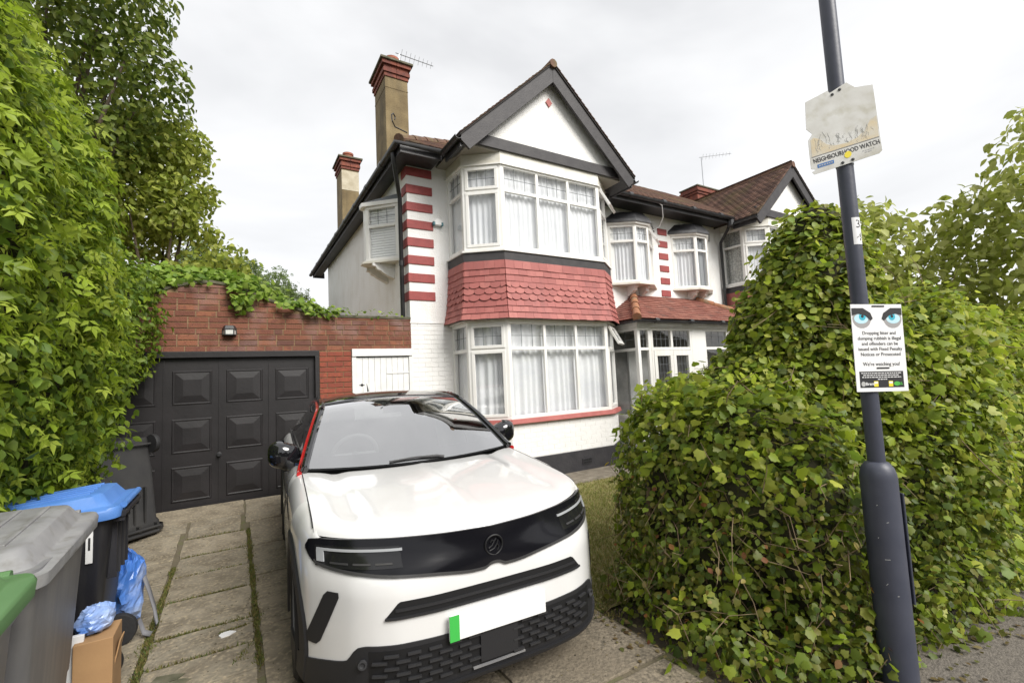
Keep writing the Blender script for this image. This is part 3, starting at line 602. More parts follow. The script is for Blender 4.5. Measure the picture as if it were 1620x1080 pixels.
def make_bay(house, sx, detail=True):
    P = bay_plan(sx); opn = (3,) if sx == 1 else ()
    up = window_run(P, 3.66, 5.06, 4.63, [1, 1, 3, 1, 1], house, 'upper_bay_window', open_facets=opn, casement=(1, 3))
    for k in range(5):
        Pf, L, d, n = facet_frame(P[k], P[k + 1]); curtain(Pf, L, 3.68, 5.03, up, m='net_curtain' if sx == 1 or k > 0 else 'patterned_lace', amp=random.uniform(.007, .018), per=random.uniform(.055, .12), dist=random.uniform(-.13, -.09))
    band(P, -.12, .055, 3.612, 3.645).build('window_sill', 'upvc', house, bevel=.004)
    band(P, -.05, .03, 3.47, 3.611).build('fascia_band', 'barge_paint', house)
    band(P, -.30, .012, 5.061, 5.27).build('bay_head', 'upvc_grubby', house)
    band(P, -.29, .035, 5.045, 5.0605).build('head_moulding', 'upvc', house)
    if sx == 1:
        zr = [3.47, 3.345, 3.24, 3.135, 3.035, 2.935, 2.835, 2.735, 2.635, 2.535]
        tile_skirt(P, house, zr, lambda z: .022 + .10 * max(0, (3.47 - z) / .94) ** 2.2)
    else:
        rows = [[(*p, z) for p in offset_plan(P, .03 + .1 * ((3.47 - z) / .94) ** 2)] for z in np.linspace(3.47, 2.53, 6)]
        MB().grid(rows).build('tile_skirt', 'tile_red', house)
        lines = MB()
        for z in (3.36, 3.24, 3.13, 3.02): pass
    lw = window_run(P, .955, 2.50, 2.06, [1, 1, 3, 1, 1], house, 'lower_bay_window', open_facets=opn, casement=(1, 3))
    for k in range(5):
        Pf, L, d, n = facet_frame(P[k], P[k + 1]); curtain(Pf, L, .98, 2.47, lw, amp=random.uniform(.012, .026), per=random.uniform(.07, .15), dist=random.uniform(-.14, -.10))
    band(P, -.30, .05, 2.501, 2.532).build('skirt_soffit', 'upvc_grubby', house)
    band(P, -.12, .07, .885, .9545, dt=.05).build('sill_course', 'sill_red', house, bevel=.006)
    bw = band(P, -.3, -.002, .335, .884).build('bay_brickwork', 'white_mortar', house)
    if sx == 1:
        for k in (0, 1, 2, 3): pbrick(P[k], P[k + 1], .345, .88, bw, off=.0)
    band(P, -.3, .022, -.05, .334).build('plinth', 'plinth_paint', house, bevel=.006)
    ib = MB(); I = offset_plan(P, -.2)
    MB().grid([[(*p, z) for p in I] for z in (.9, 2.5)]).build('room_inside', 'dark_inside', house)
make_bay(hs, 1); make_bay(nb, -1)
ab = MB().box(4.99, 5.20, 6.128, 6.14, .10, .20); ab = ab.build('air_brick', 'plinth_paint', hs)
for i in range(5):
    for j in range(2): MB().box(5.005 + i * .038, 5.032 + i * .038, 6.124, 6.129, .115 + j * .04, .145 + j * .04).build('air_hole', 'car_near_black', ab)
# ------------------------------------------------------------------ roofs
def tiled_slope(name, O, U, V, wd, ln, parent, tints, gauge=.10, tw=.165, clip=None, lift=.0):
    O, U, V = np.array(O, float), np.array(U, float), np.array(V, float); U /= np.linalg.norm(U); V /= np.linalg.norm(V); N = np.cross(U, V); N /= np.linalg.norm(N)
    if N[2] < 0: N = -N
    nr, nc = int(ln / gauge) + 1, int(wd / tw) + 2; I, J = np.meshgrid(np.arange(nr), np.arange(nc), indexing='ij'); I, J = I.ravel(), J.ravel()
    u0 = J * tw - (I % 2) * tw / 2 + .002; u1 = u0 + tw - .004; u0 = np.clip(u0, 0, wd); u1 = np.clip(u1, 0, wd); v0 = I * gauge; v1 = v0 + gauge + .02
    cx = O + np.outer((u0 + u1) / 2, U) + np.outer(v0 + gauge / 2, V); keep = (u1 - u0) > .02
    if clip is not None: keep &= clip(cx)
    u0, u1, v0, v1 = u0[keep], u1[keep], v0[keep], v1[keep]; k = len(u0); j1 = RNG.uniform(0, .006, k); j2 = RNG.uniform(0, .006, k); v0 = v0 - RNG.uniform(0, .008, k)
    pt = lambda u, v, h: O + np.outer(u, U) + np.outer(v, V) + np.outer(h, N)
    z = np.zeros(k); t = .016
    A = np.stack([pt(u0, v0, z + lift), pt(u1, v0, z + lift), pt(u1, v1, z + lift - .004), pt(u0, v1, z + lift - .004), pt(u0, v0, t + j1 + lift), pt(u1, v0, t + j2 + lift), pt(u1, v1, z + .004 + lift), pt(u0, v1, z + .004 + lift)], 1)
    q = np.array([(0, 1, 5, 4), (4, 5, 6, 7), (1, 2, 6, 5), (3, 0, 4, 7)]); F = (np.arange(k)[:, None, None] * 8 + q[None]).reshape(-1, 4)
    o = tri_mesh(name, A.reshape(-1, 3), F, np.repeat(pick_tints(k, tints), 8, 0), 'roof_tile', parent, True)
    return o
RT = [(0.11, 0.055, 0.038), (0.085, 0.045, 0.034), (0.14, 0.07, 0.045), (0.075, 0.042, 0.033)]
RT2 = [(0.17, 0.095, 0.07), (0.14, 0.078, 0.058), (0.21, 0.12, 0.085), (0.12, 0.07, 0.055)]
SL = .651; YE, ZE, YR = 6.62, 5.33, 9.6; ZR = ZE + (YR - YE) * SL; HX = (YR - YE)
def main_roof(parent, s):
    X = (lambda x: x) if s == 1 else mm
    q = MB(); q.add([(X(2.15), YE, ZE), (X(XP), YE, ZE), (X(XP), YR, ZR), (X(2.15 + HX), YR, ZR)], [(0, 1, 2, 3)])
    q.add([(X(2.15), YE, ZE), (X(2.15 + HX), YR, ZR), (X(2.15 + HX), 15.9, ZR), (X(2.15), 15.9, ZE)], [(0, 1, 2, 3)])
    q.add([(X(XP), YR, ZR), (X(XP), 14.6, ZR - 1.5), (X(2.15 + HX), 14.6, ZR - 1.5), (X(2.15 + HX), YR, ZR)], [(0, 1, 2, 3)])
    q.add([(X(2.15), YE, ZE), (X(2.15), YE, ZE - .02), (X(XP), YE, ZE - .02), (X(XP), YE, ZE)], [(0, 1, 2, 3)])
    rf = q.build('roof', 'roof_under', parent)
    clip = (lambda c: (c[:, 0] - 2.15) > (c[:, 1] - YE)) if s == 1 else (lambda c: (mm(c[:, 0]) - 2.15) > (c[:, 1] - YE))
    o = tiled_slope('roof_tiles', (min(X(2.15), X(XP)), YE, ZE + .004), (1, 0, 0), (0, 1, SL), XP - 2.15, math.hypot(YR - YE, ZR - ZE), rf, RT, clip=clip)
    if s == 1:                                   # ridge tiles and hip
        rg = MB()
        for i in range(8):
            x0 = 5.0 + i * .44; rg.tube([(x0, YR, ZR - .02), (x0 + .43, YR, ZR - .02)], .11, 10)
        rg.build('ridge_tiles', 'hip_brown', rf, smooth=True)
        hp = MB(); 
        for i in range(9):
            a = i / 9; b = (i + .96) / 9; hp.tube([(2.15 + HX * a, YE + HX * a, ZE - .0 + HX * SL * a), (2.15 + HX * b, YE + HX * b, ZE + HX * SL * b + .0)], [.085, .075], 10)
        hp.build('hip_tiles', 'hip_brown', rf, smooth=True)
        MB().tube([(2.12 + .25, YE + .25, ZE + .28), (2.09, YE - .02, ZE + .17), (2.03, YE - .08, ZE + .22), (2.02, YE - .09, ZE + .31), (2.06, YE - .05, ZE + .36), (2.10, YE - .01, ZE + .33), (2.085, YE - .03, ZE + .28)], .010, 6).build('hip_iron', 'gutter_black', rf)
    # soffit and fascia
    sf = MB(); xs0, xs1 = sorted((X(2.17), X(2.86))); sf.box(xs0, xs1, YE + .02, YW, ZE - .14, ZE - .12)
    xs0, xs1 = sorted((X(6.54), X(XP))); sf.box(xs0, xs1, YE + .02, YW, ZE - .14, ZE - .12)
    xs0, xs1 = sorted((X(2.17), X(XL))); sf.box(xs0, xs1, YW + .001, 15.9, ZE - .14, ZE - .12)
    sf.build('soffit', 'black_paint', rf)
    fb = MB()
    for a, b in ((2.17, 2.86), (6.54, XP)): xs0, xs1 = sorted((X(a), X(b))); fb.box(xs0, xs1, YE + .005, YE + .03, ZE - .19, ZE - .02)
    xs0, xs1 = sorted((X(2.165), X(2.19))); fb.box(xs0, xs1, YE + .031, 15.9, ZE - .19, ZE - .02)
    xs0, xs1 = sorted((X(2.19), X(XL + .1))); fb.box(xs0, xs1, 15.87, 15.9, ZE - .19, ZE - .02)
    fb.build('fascia', 'black_paint', rf)
    return rf
def gutter(pts, parent, r=.056, name='gutter'):
    q = MB(); pts = [Vector(p) for p in pts]; rows = []
    for i, p in enumerate(pts):
        d = (pts[min(i + 1, len(pts) - 1)] - pts[max(i - 1, 0)]); d.z = 0; d.normalize(); sd = Vector((d.y, -d.x, 0)); row = []
        for k in range(9):
            a = math.pi + math.pi * k / 8; row.append(p + sd * math.cos(a) * r + Vector((0, 0, math.sin(a) * r)))
        for k in range(9):
            a = 2 * math.pi - math.pi * k / 8; row.append(p + sd * math.cos(a) * (r - .006) + Vector((0, 0, math.sin(a) * (r - .006))))
        rows.append(row)
    q.grid(rows, True); n = 18; q.f.append(tuple(range(n))); q.mi.append(0); q.f.append(tuple(range((len(rows) - 1) * n, len(rows) * n))); q.mi.append(0)
    for i in range(len(pts) - 1):               # joint collars
        L = (pts[i + 1] - pts[i]).length
        for k in range(int(L / 1.0)):
            c = pts[i].lerp(pts[i + 1], (k + .5) * 1.0 / L); d = (pts[i + 1] - pts[i]).normalized(); q.tube([c - d * .05 - Vector((0, 0, .004)), c + d * .05 - Vector((0, 0, .004))], r + .005, 10)
    return q.build(name, 'gutter_black', parent, smooth=True, angle=50)
rf1 = main_roof(hs, 1); rf2 = main_roof(nb, -1)
gutter([(2.11, 15.95, 5.24), (2.11, 6.56, 5.27), (2.84, 6.56, 5.26)], rf1); gutter([(6.50, 6.56, 5.26), (10.50, 6.56, 5.26)], rf1)
def gable(parent, s, apex, foot, full=True):
    X = (lambda x: x) if s == 1 else mm
    YB, YF = 5.98, 6.16; half = 1.80; sl = (apex - foot) / half
    q = MB(); h0 = 5.262
    hw_ = (apex - .16 - h0) / sl
    q.prism([(CX - hw_, h0), (CX + hw_, h0), (CX, apex - .16)], lambda x, z: (X(x), YF - .01, z), lambda x, z: (X(x), YF + .2, z))
    gw_ = q.build('gable_wall', 'pebbledash', parent, fixn=True)
    for sg in (-1, 1):
        q = MB(); wv = .335
        poly = [(CX, apex - .02), (CX + sg * half, foot - .02), (CX + sg * half * 1.0, foot - .02 - .10), (CX + sg * (half - .14), foot - .02 - wv + .12), (CX + sg * (half - .16), foot - .02 - wv + .14), (CX, apex - .02 - wv)]
        q.prism(poly, lambda x, z: (X(x), YB, z), lambda x, z: (X(x), YB + .045, z)); q.build('bargeboard', 'barge_paint', parent, fixn=True, bevel=.005)
        # slope deck and tiles, verge, eave return
        d = MB(); e = half + .02; z1 = foot - .02 * sl
        d.prism([(CX, apex), (CX + sg * e, z1), (CX + sg * e, z1 - .035), (CX, apex - .04)], lambda x, z: (X(x), YB - .02, z), lambda x, z: (X(x), 9.3, z)); dk = d.build('gable_roof', 'roof_under', parent, fixn=True)
        U = (0, 1, 0); O = (X(CX + sg * e), YB - .035, z1 + .003); Vd = (X(CX) - X(CX + sg * e), 0, apex - z1)
        tiled_slope('roof_tiles', O, U, Vd, 3.3, math.hypot(e, apex - z1), dk, RT if s == 1 else RT2)
        sfm = MB(); sfm.prism([(CX + sg * (half - .02), foot - .16), (CX + sg * (half - .3), foot + .02), (CX + sg * (half - .3), foot - .0), (CX + sg * (half - .02), foot - .18)], lambda x, z: (X(x), YB + .046, z), lambda x, z: (X(x), 6.6, z)); sfm.build('eave_soffit', 'black_paint', dk, fixn=True)
        fm = MB(); xa, xb = sorted((X(CX + sg * (half - .03)), X(CX + sg * (half + .0)))); fm.box(xa, xb, YB + .047, 6.60, foot - .20, foot - .04); fm.build('eave_fascia', 'black_paint', dk)
        gutter([(X(CX + sg * (half + .055)), 5.95, foot - .07), (X(CX + sg * (half + .055)), 6.58, foot - .07)], dk)
    rg = MB()
    for i in range(8): rg.tube([(X(CX), YB - .045 + i * .42, apex - .03), (X(CX), YB - .045 + i * .42 + .41, apex - .035)], .075, 10)
    rg.build('ridge_tiles', 'hip_brown', parent, smooth=True)
    bz = 5.265
    MB().box(min(X(CX - 1.60), X(CX + 1.60)), max(X(CX - 1.60), X(CX + 1.60)), YF - .055, YF - .0105, bz, bz + .185).build('tie_beam', 'barge_paint', parent, bevel=.004)
    MB().prism([(CX - 1.75, 5.262), (CX + 1.75, 5.262), (CX + 1.75, 5.24), (CX - 1.75, 5.24)], lambda x, z: (X(x), YF - .0105, z), lambda x, z: (X(x), YW, z)).build('bay_soffit', 'soffit', parent, fixn=True)
    dm = .085; MB().prism([(CX, 6.36 + dm), (CX + dm * .8, 6.36), (CX, 6.36 - dm), (CX - dm * .8, 6.36)], lambda x, z: (X(x), YF - .03, z), lambda x, z: (X(x), YF - .009, z)).build('diamond_tile', 'sill_red', parent, fixn=True)
gable(hs, 1, 7.00, 5.31); gable(nb, -1, 6.78, 5.20)
def downpipe(pts, parent, r=.036):
    q = MB(); q.tube(pts, r, 10); a, b = Vector(pts[-2]), Vector(pts[-1]); L = (b - a).length
    for k in range(1, int(L / 1.1) + 1): c = a.lerp(b, k * 1.1 / L); d = (b - a).normalized(); q.tube([c - d * .04, c + d * .04], r + .008, 10)
    return q.build('downpipe', 'gutter_black', parent, smooth=True, angle=50)
downpipe([(2.13, 6.86, 5.23), (2.13, 6.86, 5.12), (2.16, 6.90, 5.02), (2.31, 7.20, 4.74), (2.345, 7.26, 4.66), (2.345, 7.26, .2)], hs)
downpipe([(6.42, 6.60, 5.22), (6.40, 6.62, 5.1), (6.34, 7.02, 4.82), (6.34, 7.05, 4.70), (6.34, 7.05, 2.0)], hs)
downpipe([(10.45, 6.60, 5.22), (10.45, 6.62, 5.10), (10.62, 7.02, 4.78), (10.66, 7.05, 4.68), (10.66, 7.05, 2.5)], nb)
hp_ = MB().lathe((10.45, 6.60, 5.02), [(.05, 0), (.085, .05), (.085, .2), (.09, .2)], 8); hp_.build('hopper', 'gutter_black', nb)
# chimneys
def chimney(y0, y1, ztop, patch):
    x0, x1 = 2.5, 2.95; c = MB().box(x0, x1, y0, y1, 4.9, ztop - .36).build('chimney', 'chimney_render', hs)
    if patch: MB().box(x0 - .004, x1 + .004, y0 - .004, y0 + .02, 6.95, ztop - .40).build('render_patch', 'chimney_patch', c)
    else: MB().box(x0 - .006, x1 + .006, y0 - .006, y1 + .006, ztop - .585, ztop - .57).build('render_band', 'chimney_render', c)
    for k, (e, za, zb) in enumerate(((.02, -.36, -.285), (.045, -.283, -.21), (.02, -.208, -.133), (.065, -.131, -.058))):
        m = 0
        a0, a1, b0, b1 = x0 - e, x1 + e, y0 - e, y1 + e
        for fx in range(2):
            t0, t1 = a0 + (a1 - a0) * fx / 2, a0 + (a1 - a0) * (fx + 1) / 2; MB().box(t0 + .004, t1 - .004, b0, b0 + .11, ztop + za, ztop + zb).build('brick', 'chimney_brick', c)
        for fy in range(4):
            t0, t1 = b0 + .11 + (b1 - b0 - .11) * fy / 4, b0 + .11 + (b1 - b0 - .11) * (fy + 1) / 4; MB().box(a0, a1, t0 + .004, t1 - .004, ztop + za, ztop + zb).build('brick', 'chimney_brick', c)
    MB().box(x0 + .0, x1 - .0, y0 - .0, y1 + .0, ztop - .359, ztop - .02).build('chimney_core', 'coping', c)
    MB().box(x0 - .10, x1 + .10, y0 - .10, y1 + .10, ztop - .056, ztop - .012).build('cap', 'coping', c, bevel=.006)
    MB().lathe(((x0 + x1) / 2, (y0 + y1) / 2 - .12, ztop - .02), [(.14, 0), (.13, .16), (.15, .17), (.15, .22), (.12, .22), (.12, .1)], 16).build('chimney_pot', 'terracotta', c, smooth=True)
    return c
chimney(8.44, 9.19, 7.95, False); chimney(12.71, 13.44, 7.90, True)
def aerial(name, base, top, boom_dir, L, n, label, r=.012):
    a = empty(name, base, label=label, cat='aerial'); q = MB(); q.tube([base, top], r, 6).build('mast', 'galv', a)
    d = Vector(boom_dir).normalized(); t = Vector(top); q = MB(); q.tube([t - d * .08, t + d * L], .008, 6).build('boom', 'galv', a); sd = Vector((d.y, -d.x, 0)).normalized()
    for i in range(n): c = t + d * (L * (i + .5) / n); h = .12 - .05 * i / n; MB().tube([c - Vector((0, 0, h * .7)) - sd * h * .5, c + Vector((0, 0, h * .7)) + sd * h * .5], .0035, 5).build('element', 'galv', a)
    return a
aerial('television_aerial', (2.90, 8.75, 7.9), (2.90, 8.75, 8.37), (1, .1, .05), .78, 8, 'thin television aerial on the taller rendered chimney')
# side oriel window on the flank wall
so = [(2.44, 7.58), (1.97, 8.05), (1.97, 8.9), (2.42, 9.35)][::-1]
so = [(2.42, 8.62), (1.97, 8.20), (1.97, 8.05), (2.42, 7.60)]
sw = window_run(so, 3.74, 4.72, 4.36, [1, 1, 1], hs, 'side_oriel_window')
for k in range(3):
    Pf, L, d, n = facet_frame(so[k], so[k + 1]); q = MB()
    for i in range(20): zz = 3.79 + i * .046; fbox(q, Pf, .03, L - .03, zz, zz + .036, -.075 - .008, -.075)
    q.build('blind', 'blind', sw)
q = MB(); q.prism(so, lambda x, y: (2.42 + (x - 2.42) * 1.15, 8.10 + (y - 8.10) * 1.06, 4.722), lambda x, y: (2.42 + (x - 2.42) * 1.15, 8.10 + (y - 8.10) * 1.06, 4.79)); q.build('oriel_cornice', 'upvc', sw, fixn=True)
q = MB(); q.prism(so, lambda x, y: (2.42 + (x - 2.42) * 1.13, 8.10 + (y - 8.10) * 1.05, 4.791), lambda x, y: (2.42 + (x - 2.42) * .6, 8.10 + (y - 8.10) * .9, 4.90)); q.build('oriel_roof', 'lead_strip', sw, fixn=True)
q = MB(); q.prism(so, lambda x, y: (2.42 + (x - 2.42) * 1.15, 8.10 + (y - 8.10) * 1.06, 3.70), lambda x, y: (2.42 + (x - 2.42) * 1.15, 8.10 + (y - 8.10) * 1.06, 3.738)); q.build('oriel_sill', 'upvc_grubby', sw, fixn=True)
def corbel(x_wall, y, zt, out, drop, parent, axis='x', sg=-1, th=.1):
    prof = [(0, 0), (out, 0), (out, -.05), (out * .85, -.06), (out * .8, -.11), (out * .62, -.13), (out * .55, -drop * .6), (out * .3, -drop * .8), (0, -drop)]
    q = MB()
    if axis == 'x': q.prism(prof, lambda a, z: (x_wall + sg * a, y - th / 2, zt + z), lambda a, z: (x_wall + sg * a, y + th / 2, zt + z))
    else: q.prism(prof, lambda a, z: (y - th / 2, x_wall + sg * a, zt + z), lambda a, z: (y + th / 2, x_wall + sg * a, zt + z))
    return q.build('corbel', 'pebbledash', parent, fixn=True, bevel=.006)
corbel(2.42, 7.95, 3.70, .38, .26, sw); corbel(2.42, 8.35, 3.70, .38, .26, sw)
# alarm box
al = empty('alarm_box', (2.93, YW, 4.27), label='small white and teal alarm box beside the upper bay', cat='alarm box')
MB().prism([(-.09, -.055), (.09, -.055), (.075, .03), (0, .085), (-.075, .03)], lambda x, z: (2.93 + x, YW - .005, 4.27 + z), lambda x, z: (2.93 + x * .9, YW - .075, 4.265 + z * .8)).build('cover', 'alarm_white', al, fixn=True, bevel=.006)
MB().box(2.84, 2.875, YW - .08, YW - .006, 4.213, 4.27).build('side_panel', 'alarm_teal', al, bevel=.004); MB().box(2.985, 3.02, YW - .08, YW - .006, 4.213, 4.27).build('side_panel', 'alarm_teal', al, bevel=.004)
# ------------------------------------------------------------------ front oriels over the porch
def front_oriel(house, x0, x1, opened):
    w_ = .30; P = [(x0, YW), (x0 + w_, 6.80), (x1 - w_, 6.80), (x1, YW)] if False else [(x0, YW + .0), (x0 + .02, 6.86), (x1 - .30, 6.86), (x1, YW)]
    P = [(x0, YW), (x0 + .48, 6.80), (x1 - .48, 6.80), (x1, YW)]
    fr_ = window_run(P, 3.50, 4.76, 4.40, [1, 1, 1], house, 'oriel_window', open_facets=(2,) if opened else (), casement=(2,) if not opened else (), post=.035)
    for k in range(3):
        Pf, L, d, n = facet_frame(P[k], P[k + 1])
        if opened: curtain(Pf, L, 3.52, 4.74, fr_, dist=-.08)
        else: curtain(Pf, L, 3.52, 4.74, fr_, dist=-.09, m='net_curtain' if k != 1 else 'dark_curtain')
    cx, cy = (x0 + x1) / 2, YW
    sc = lambda k, kz: (lambda x, y: (cx + (x - cx) * k, cy + (y - cy) * k * 1.08, kz))
    MB().prism(P, sc(1.10, 3.455), sc(1.10, 3.498)).build('oriel_sill', 'upvc_grubby', fr_, fixn=True)
    MB().prism(P, sc(1.06, 4.762), sc(1.10, 4.80)).build('oriel_head', 'upvc', fr_, fixn=True)
    q = MB(); q.prism(P, sc(1.16, 4.802), sc(1.12, 4.87)); q.prism(P, sc(1.12, 4.871), sc(.75, 5.06)); q.build('oriel_roof', 'lead_black', fr_, fixn=True)
    for xx in (x0 + .50, x1 - .50): corbel(YW, xx, 3.455, .26, .24, fr_, axis='y', th=.09)
    return fr_
mat('dark_curtain', (0.25, 0.26, 0.27), 0.9)
front_oriel(hs, 6.84, 8.20, True); front_oriel(nb, 8.84, 10.20, False)
# ------------------------------------------------------------------ porch
pc = empty('porch', (8.5, 6.6, 0), label='white glazed shared porch with red clay tiled hip roof', cat='porch')
PX0, PX1, PY = 6.50, 10.54, 6.16
zp0, zp1 = .72, 2.42
dwf = MB().box(PX0 + .01, PX1 - .01, PY + .01, PY + .09, 0, .715); dwf.box(PX0 + .01, PX0 + .09, PY + .091, YW - .002, 0, .715); dwf.build('dwarf_wall', 'pebbledash', pc)
plan = [(PX0, YW - .005), (PX0, PY), (6.86, PY), (7.62, PY), (8.00, PY)]
pf = window_run(plan[:3], .72, 2.44, 2.03, [1, 1], pc, 'porch_window', post=.06)
# door set
dP, dL, dd, dn = facet_frame((6.86, PY), (8.06, PY))
q = MB(); fbox(q, dP, .0, dL, 2.39, 2.44, -.06, .004)
fbox(q, dP, 0, .055, .02, 2.389, -.06, .004); fbox(q, dP, dL - .06, dL, .02, 2.389, -.06, .004); fbox(q, dP, .0551, dL - .0601, 2.0, 2.06, -.06, .002); fbox(q, dP, dL / 2 - .03, dL / 2 + .03, 2.0601, 2.3889, -.06, .001)
df = q.build('door_frame', 'upvc', pc, bevel=.005)
pane_of(dP, .0555, dL / 2 - .031, 2.061, 2.388, -.03, df, leads=(4, 2)); pane_of(dP, dL / 2 + .031, dL - .061, 2.061, 2.388, -.03, df, leads=(4, 2))
for u0, u1 in ((.06, dL / 2 - .003), (dL / 2 + .003, dL - .065)):
    q = MB(); fbox(q, dP, u0, u1, .03, .25, -.05, .012); fbox(q, dP, u0, u1, 1.89, 1.995, -.05, .012); fbox(q, dP, u0, u0 + .085, .2501, 1.8899, -.05, .011); fbox(q, dP, u1 - .085, u1, .2501, 1.8899, -.05, .011)
    dl = q.build('door_leaf', 'upvc', pc, bevel=.005); pane_of(dP, u0 + .085, u1 - .085, .25, 1.89, -.02, dl, leads=(4, 10))
MB().box(8.062, 8.45, PY - .004, PY + .06, 0, 2.44).build('panel_infill', 'upvc', pc)
pf2 = window_run([(8.452, PY), (9.3, PY), (PX1, PY)], .72, 2.44, 2.03, [1, 2], pc, 'porch_window', post=.06)
MB().box(PX0 + .12, PX1 - .1, YW - .06, YW - .03, .02, 2.4).build('porch_inner', 'porch_inside', pc)
MB().add([(PX0, PY, .06), (PX1, PY, .06), (PX1, YW, .06), (PX0, YW, .06)], [(0, 1, 2, 3)]).build('porch_floor', 'porch_inside', pc)
MB().box(7.1, 7.95, YW - .11, YW - .062, .06, 2.05).build('front_door', 'white_wood', pc, bevel=.005)
MB().box(PX0 - .03, PX1 + .03, PY - .035, PY - .008, 2.442, 2.56).build('porch_fascia', 'upvc', pc); MB().box(PX0 - .03, PX0 - .006, PY - .0079, YW, 2.442, 2.56).build('porch_fascia', 'upvc', pc)
# porch roof: hip ended lean-to
ex0, ex1, ey, ez = 6.36, 10.68, 6.0, 2.60; ps = .60; zt = ez + (YW - ey) * ps; hx = (YW - ey)
q = MB(); q.add([(ex0, ey, ez), (ex1, ey, ez), (ex1 - hx, YW, zt), (ex0 + hx, YW, zt)], [(0, 1, 2, 3)]); q.add([(ex0, ey, ez), (ex0 + hx, YW, zt), (ex0, YW, ez)], [(0, 1, 2)]); q.add([(ex1, ey, ez), (ex1, YW, ez), (ex1 - hx, YW, zt)], [(0, 1, 2)])
q.add([(ex0, ey, ez - .02), (ex1, ey, ez - .02), (ex1, YW, ez - .02), (ex0, YW, ez - .02)], [(3, 2, 1, 0)])
pr = q.build('porch_roof', 'roof_under', pc)
tproto = None
def clay_tiles(O, U, V, wd, ln, inside, parent, gauge=.112, tw=.17):
    O, U, V = Vector(O), Vector(U).normalized(), Vector(V).normalized(); N = U.cross(V); N = N if N.z > 0 else -N; r = 0
    while r * gauge < ln - .03:
        x = -(r % 2) * tw / 2
        while x < wd:
            a, b = max(0, x + .002), min(wd, x + tw - .002); v0 = r * gauge - random.uniform(0, .01); v1 = (r + 1) * gauge + .012
            # trim to the sloping ends
            lo, hi = inside(r * gauge + gauge * .5); a, b = max(a, lo), min(b, hi)
            if b - a > .025:
                j = [random.uniform(0, .008) for _ in range(2)]; sk = random.uniform(-.006, .006) if random.random() < .25 else 0
                pt = lambda u, v, h: O + U * u + V * v + N * h
                MB().add([pt(a, v0, .004), pt(b, v0 + sk, .004), pt(b, v1, .0), pt(a, v1, .0), pt(a, v0, .017 + j[0]), pt(b, v0 + sk, .017 + j[1]), pt(b, v1, .008), pt(a, v1, .008)], [(0, 1, 5, 4), (4, 5, 6, 7), (1, 2, 6, 5), (3, 0, 4, 7)]).build('tile', 'porch_tile', parent)
            x += tw
        r += 1
pl = math.hypot(hx, zt - ez)
clay_tiles((ex0, ey - .02, ez - .01), (1, 0, 0), (0, 1, ps), ex1 - ex0, pl, lambda v: (v * hx / pl, (ex1 - ex0) - v * hx / pl), pr)
clay_tiles((ex0 - .02, YW, ez - .01), (0, -1, 0), (1, 0, ps), hx, pl, lambda v: (0, hx * (1 - v / pl)), pr)
for (xa, sg) in ((ex0, 1), (ex1, -1)):
    for i in range(4):
        a, b = i / 4, (i + .97) / 4
        MB().tube([(xa + sg * hx * a, ey + hx * a, ez + hx * ps * a + .01), (xa + sg * hx * b, ey + hx * b, ez + hx * ps * b + .01)], [.085, .07], 12).build('hip_tile', 'hip_clay', pr, smooth=True)
gutter([(ex0 - .02, YW - .05, ez - .04), (ex0 - .02, ey - .03, ez - .04), (ex1, ey - .03, ez - .04)], pr, r=.045)
# white cable hanging from roof
cb = empty('roof_cable', (7.5, 6.6, 5.3), label='white cable drooping across the roof and down past the oriel', cat='cable')
MB().tube([(6.75, 6.9, 5.53), (7.3, 6.7, 5.37), (7.75, 6.58, 5.27), (7.95, 6.56, 5.18), (8.05, 6.64, 4.95), (8.1, 6.80, 4.80), (8.0, 7.05, 4.72)], .010, 6).build('cable', 'white_ink', cb, smooth=True)
# neighbour's stack and aerial
nc = MB().box(13.6, 15.1, 9.7, 10.3, 6.2, 7.85).build('chimney', 'chimney_brick', nb)
for k, e in enumerate((.04, .08, .05)): MB().box(13.6 - e, 15.1 + e, 9.7 - e, 10.3 + e, 7.62 + k * .08, 7.695 + k * .08).build('brick_course', 'chimney_brick', nc)
MB().box(13.52, 15.18, 9.62, 10.38, 7.86, 7.90).build('cap', 'coping', nc)
for x in (14.0, 14.5): MB().lathe((x, 10.0, 7.88), [(.14, 0), (.13, .10), (.15, .12), (.1, .12), (.1, .1)], 12).build('chimney_pot', 'roof_under', nc)
aerial('television_aerial', (14.4, 10.0, 7.9), (14.4, 10.0, 9.2), (1, -.6, .1), 1.1, 9, 'tall thin aerial on the far brick chimney behind the second gable', r=.014)
# ================================================================== CAR (local frame: x across, y from nose to tail, z up)
car = empty('parked_car', (1.112, 2.095, 0.008), rz=-math.radians(3.5), label='white compact car with black roof and red roof line parked on the drive', cat='car')
def pchip(xs, ys):
    xs, ys = np.array(xs, float), np.array(ys, float); h = np.diff(xs); d = np.diff(ys) / h; m = np.zeros(len(xs)); m[0], m[-1] = d[0], d[-1]
    for i in range(1, len(xs) - 1): m[i] = 0 if d[i - 1] * d[i] <= 0 else 2 * d[i - 1] * d[i] / (d[i - 1] + d[i])
    def f(x):
        x = min(max(float(x), xs[0]), xs[-1]); i = min(max(int(np.searchsorted(xs, x) - 1), 0), len(h) - 1); t = (x - xs[i]) / h[i]
        return float((1 + 2 * t) * (1 - t) ** 2 * ys[i] + t * (1 - t) ** 2 * h[i] * m[i] + t * t * (3 - 2 * t) * ys[i + 1] + t * t * (t - 1) * h[i] * m[i + 1])
    return f
cU = pchip([0, .2, .44, .62, .74, .82, .865, .893], [.03, .058, .135, .235, .335, .44, .58, .80])
cL = pchip([0, .264, .46, .55, .644, .72, .80, .85, .88, .893], [0, .004, .028, .06, .122, .205, .315, .41, .57, .80])
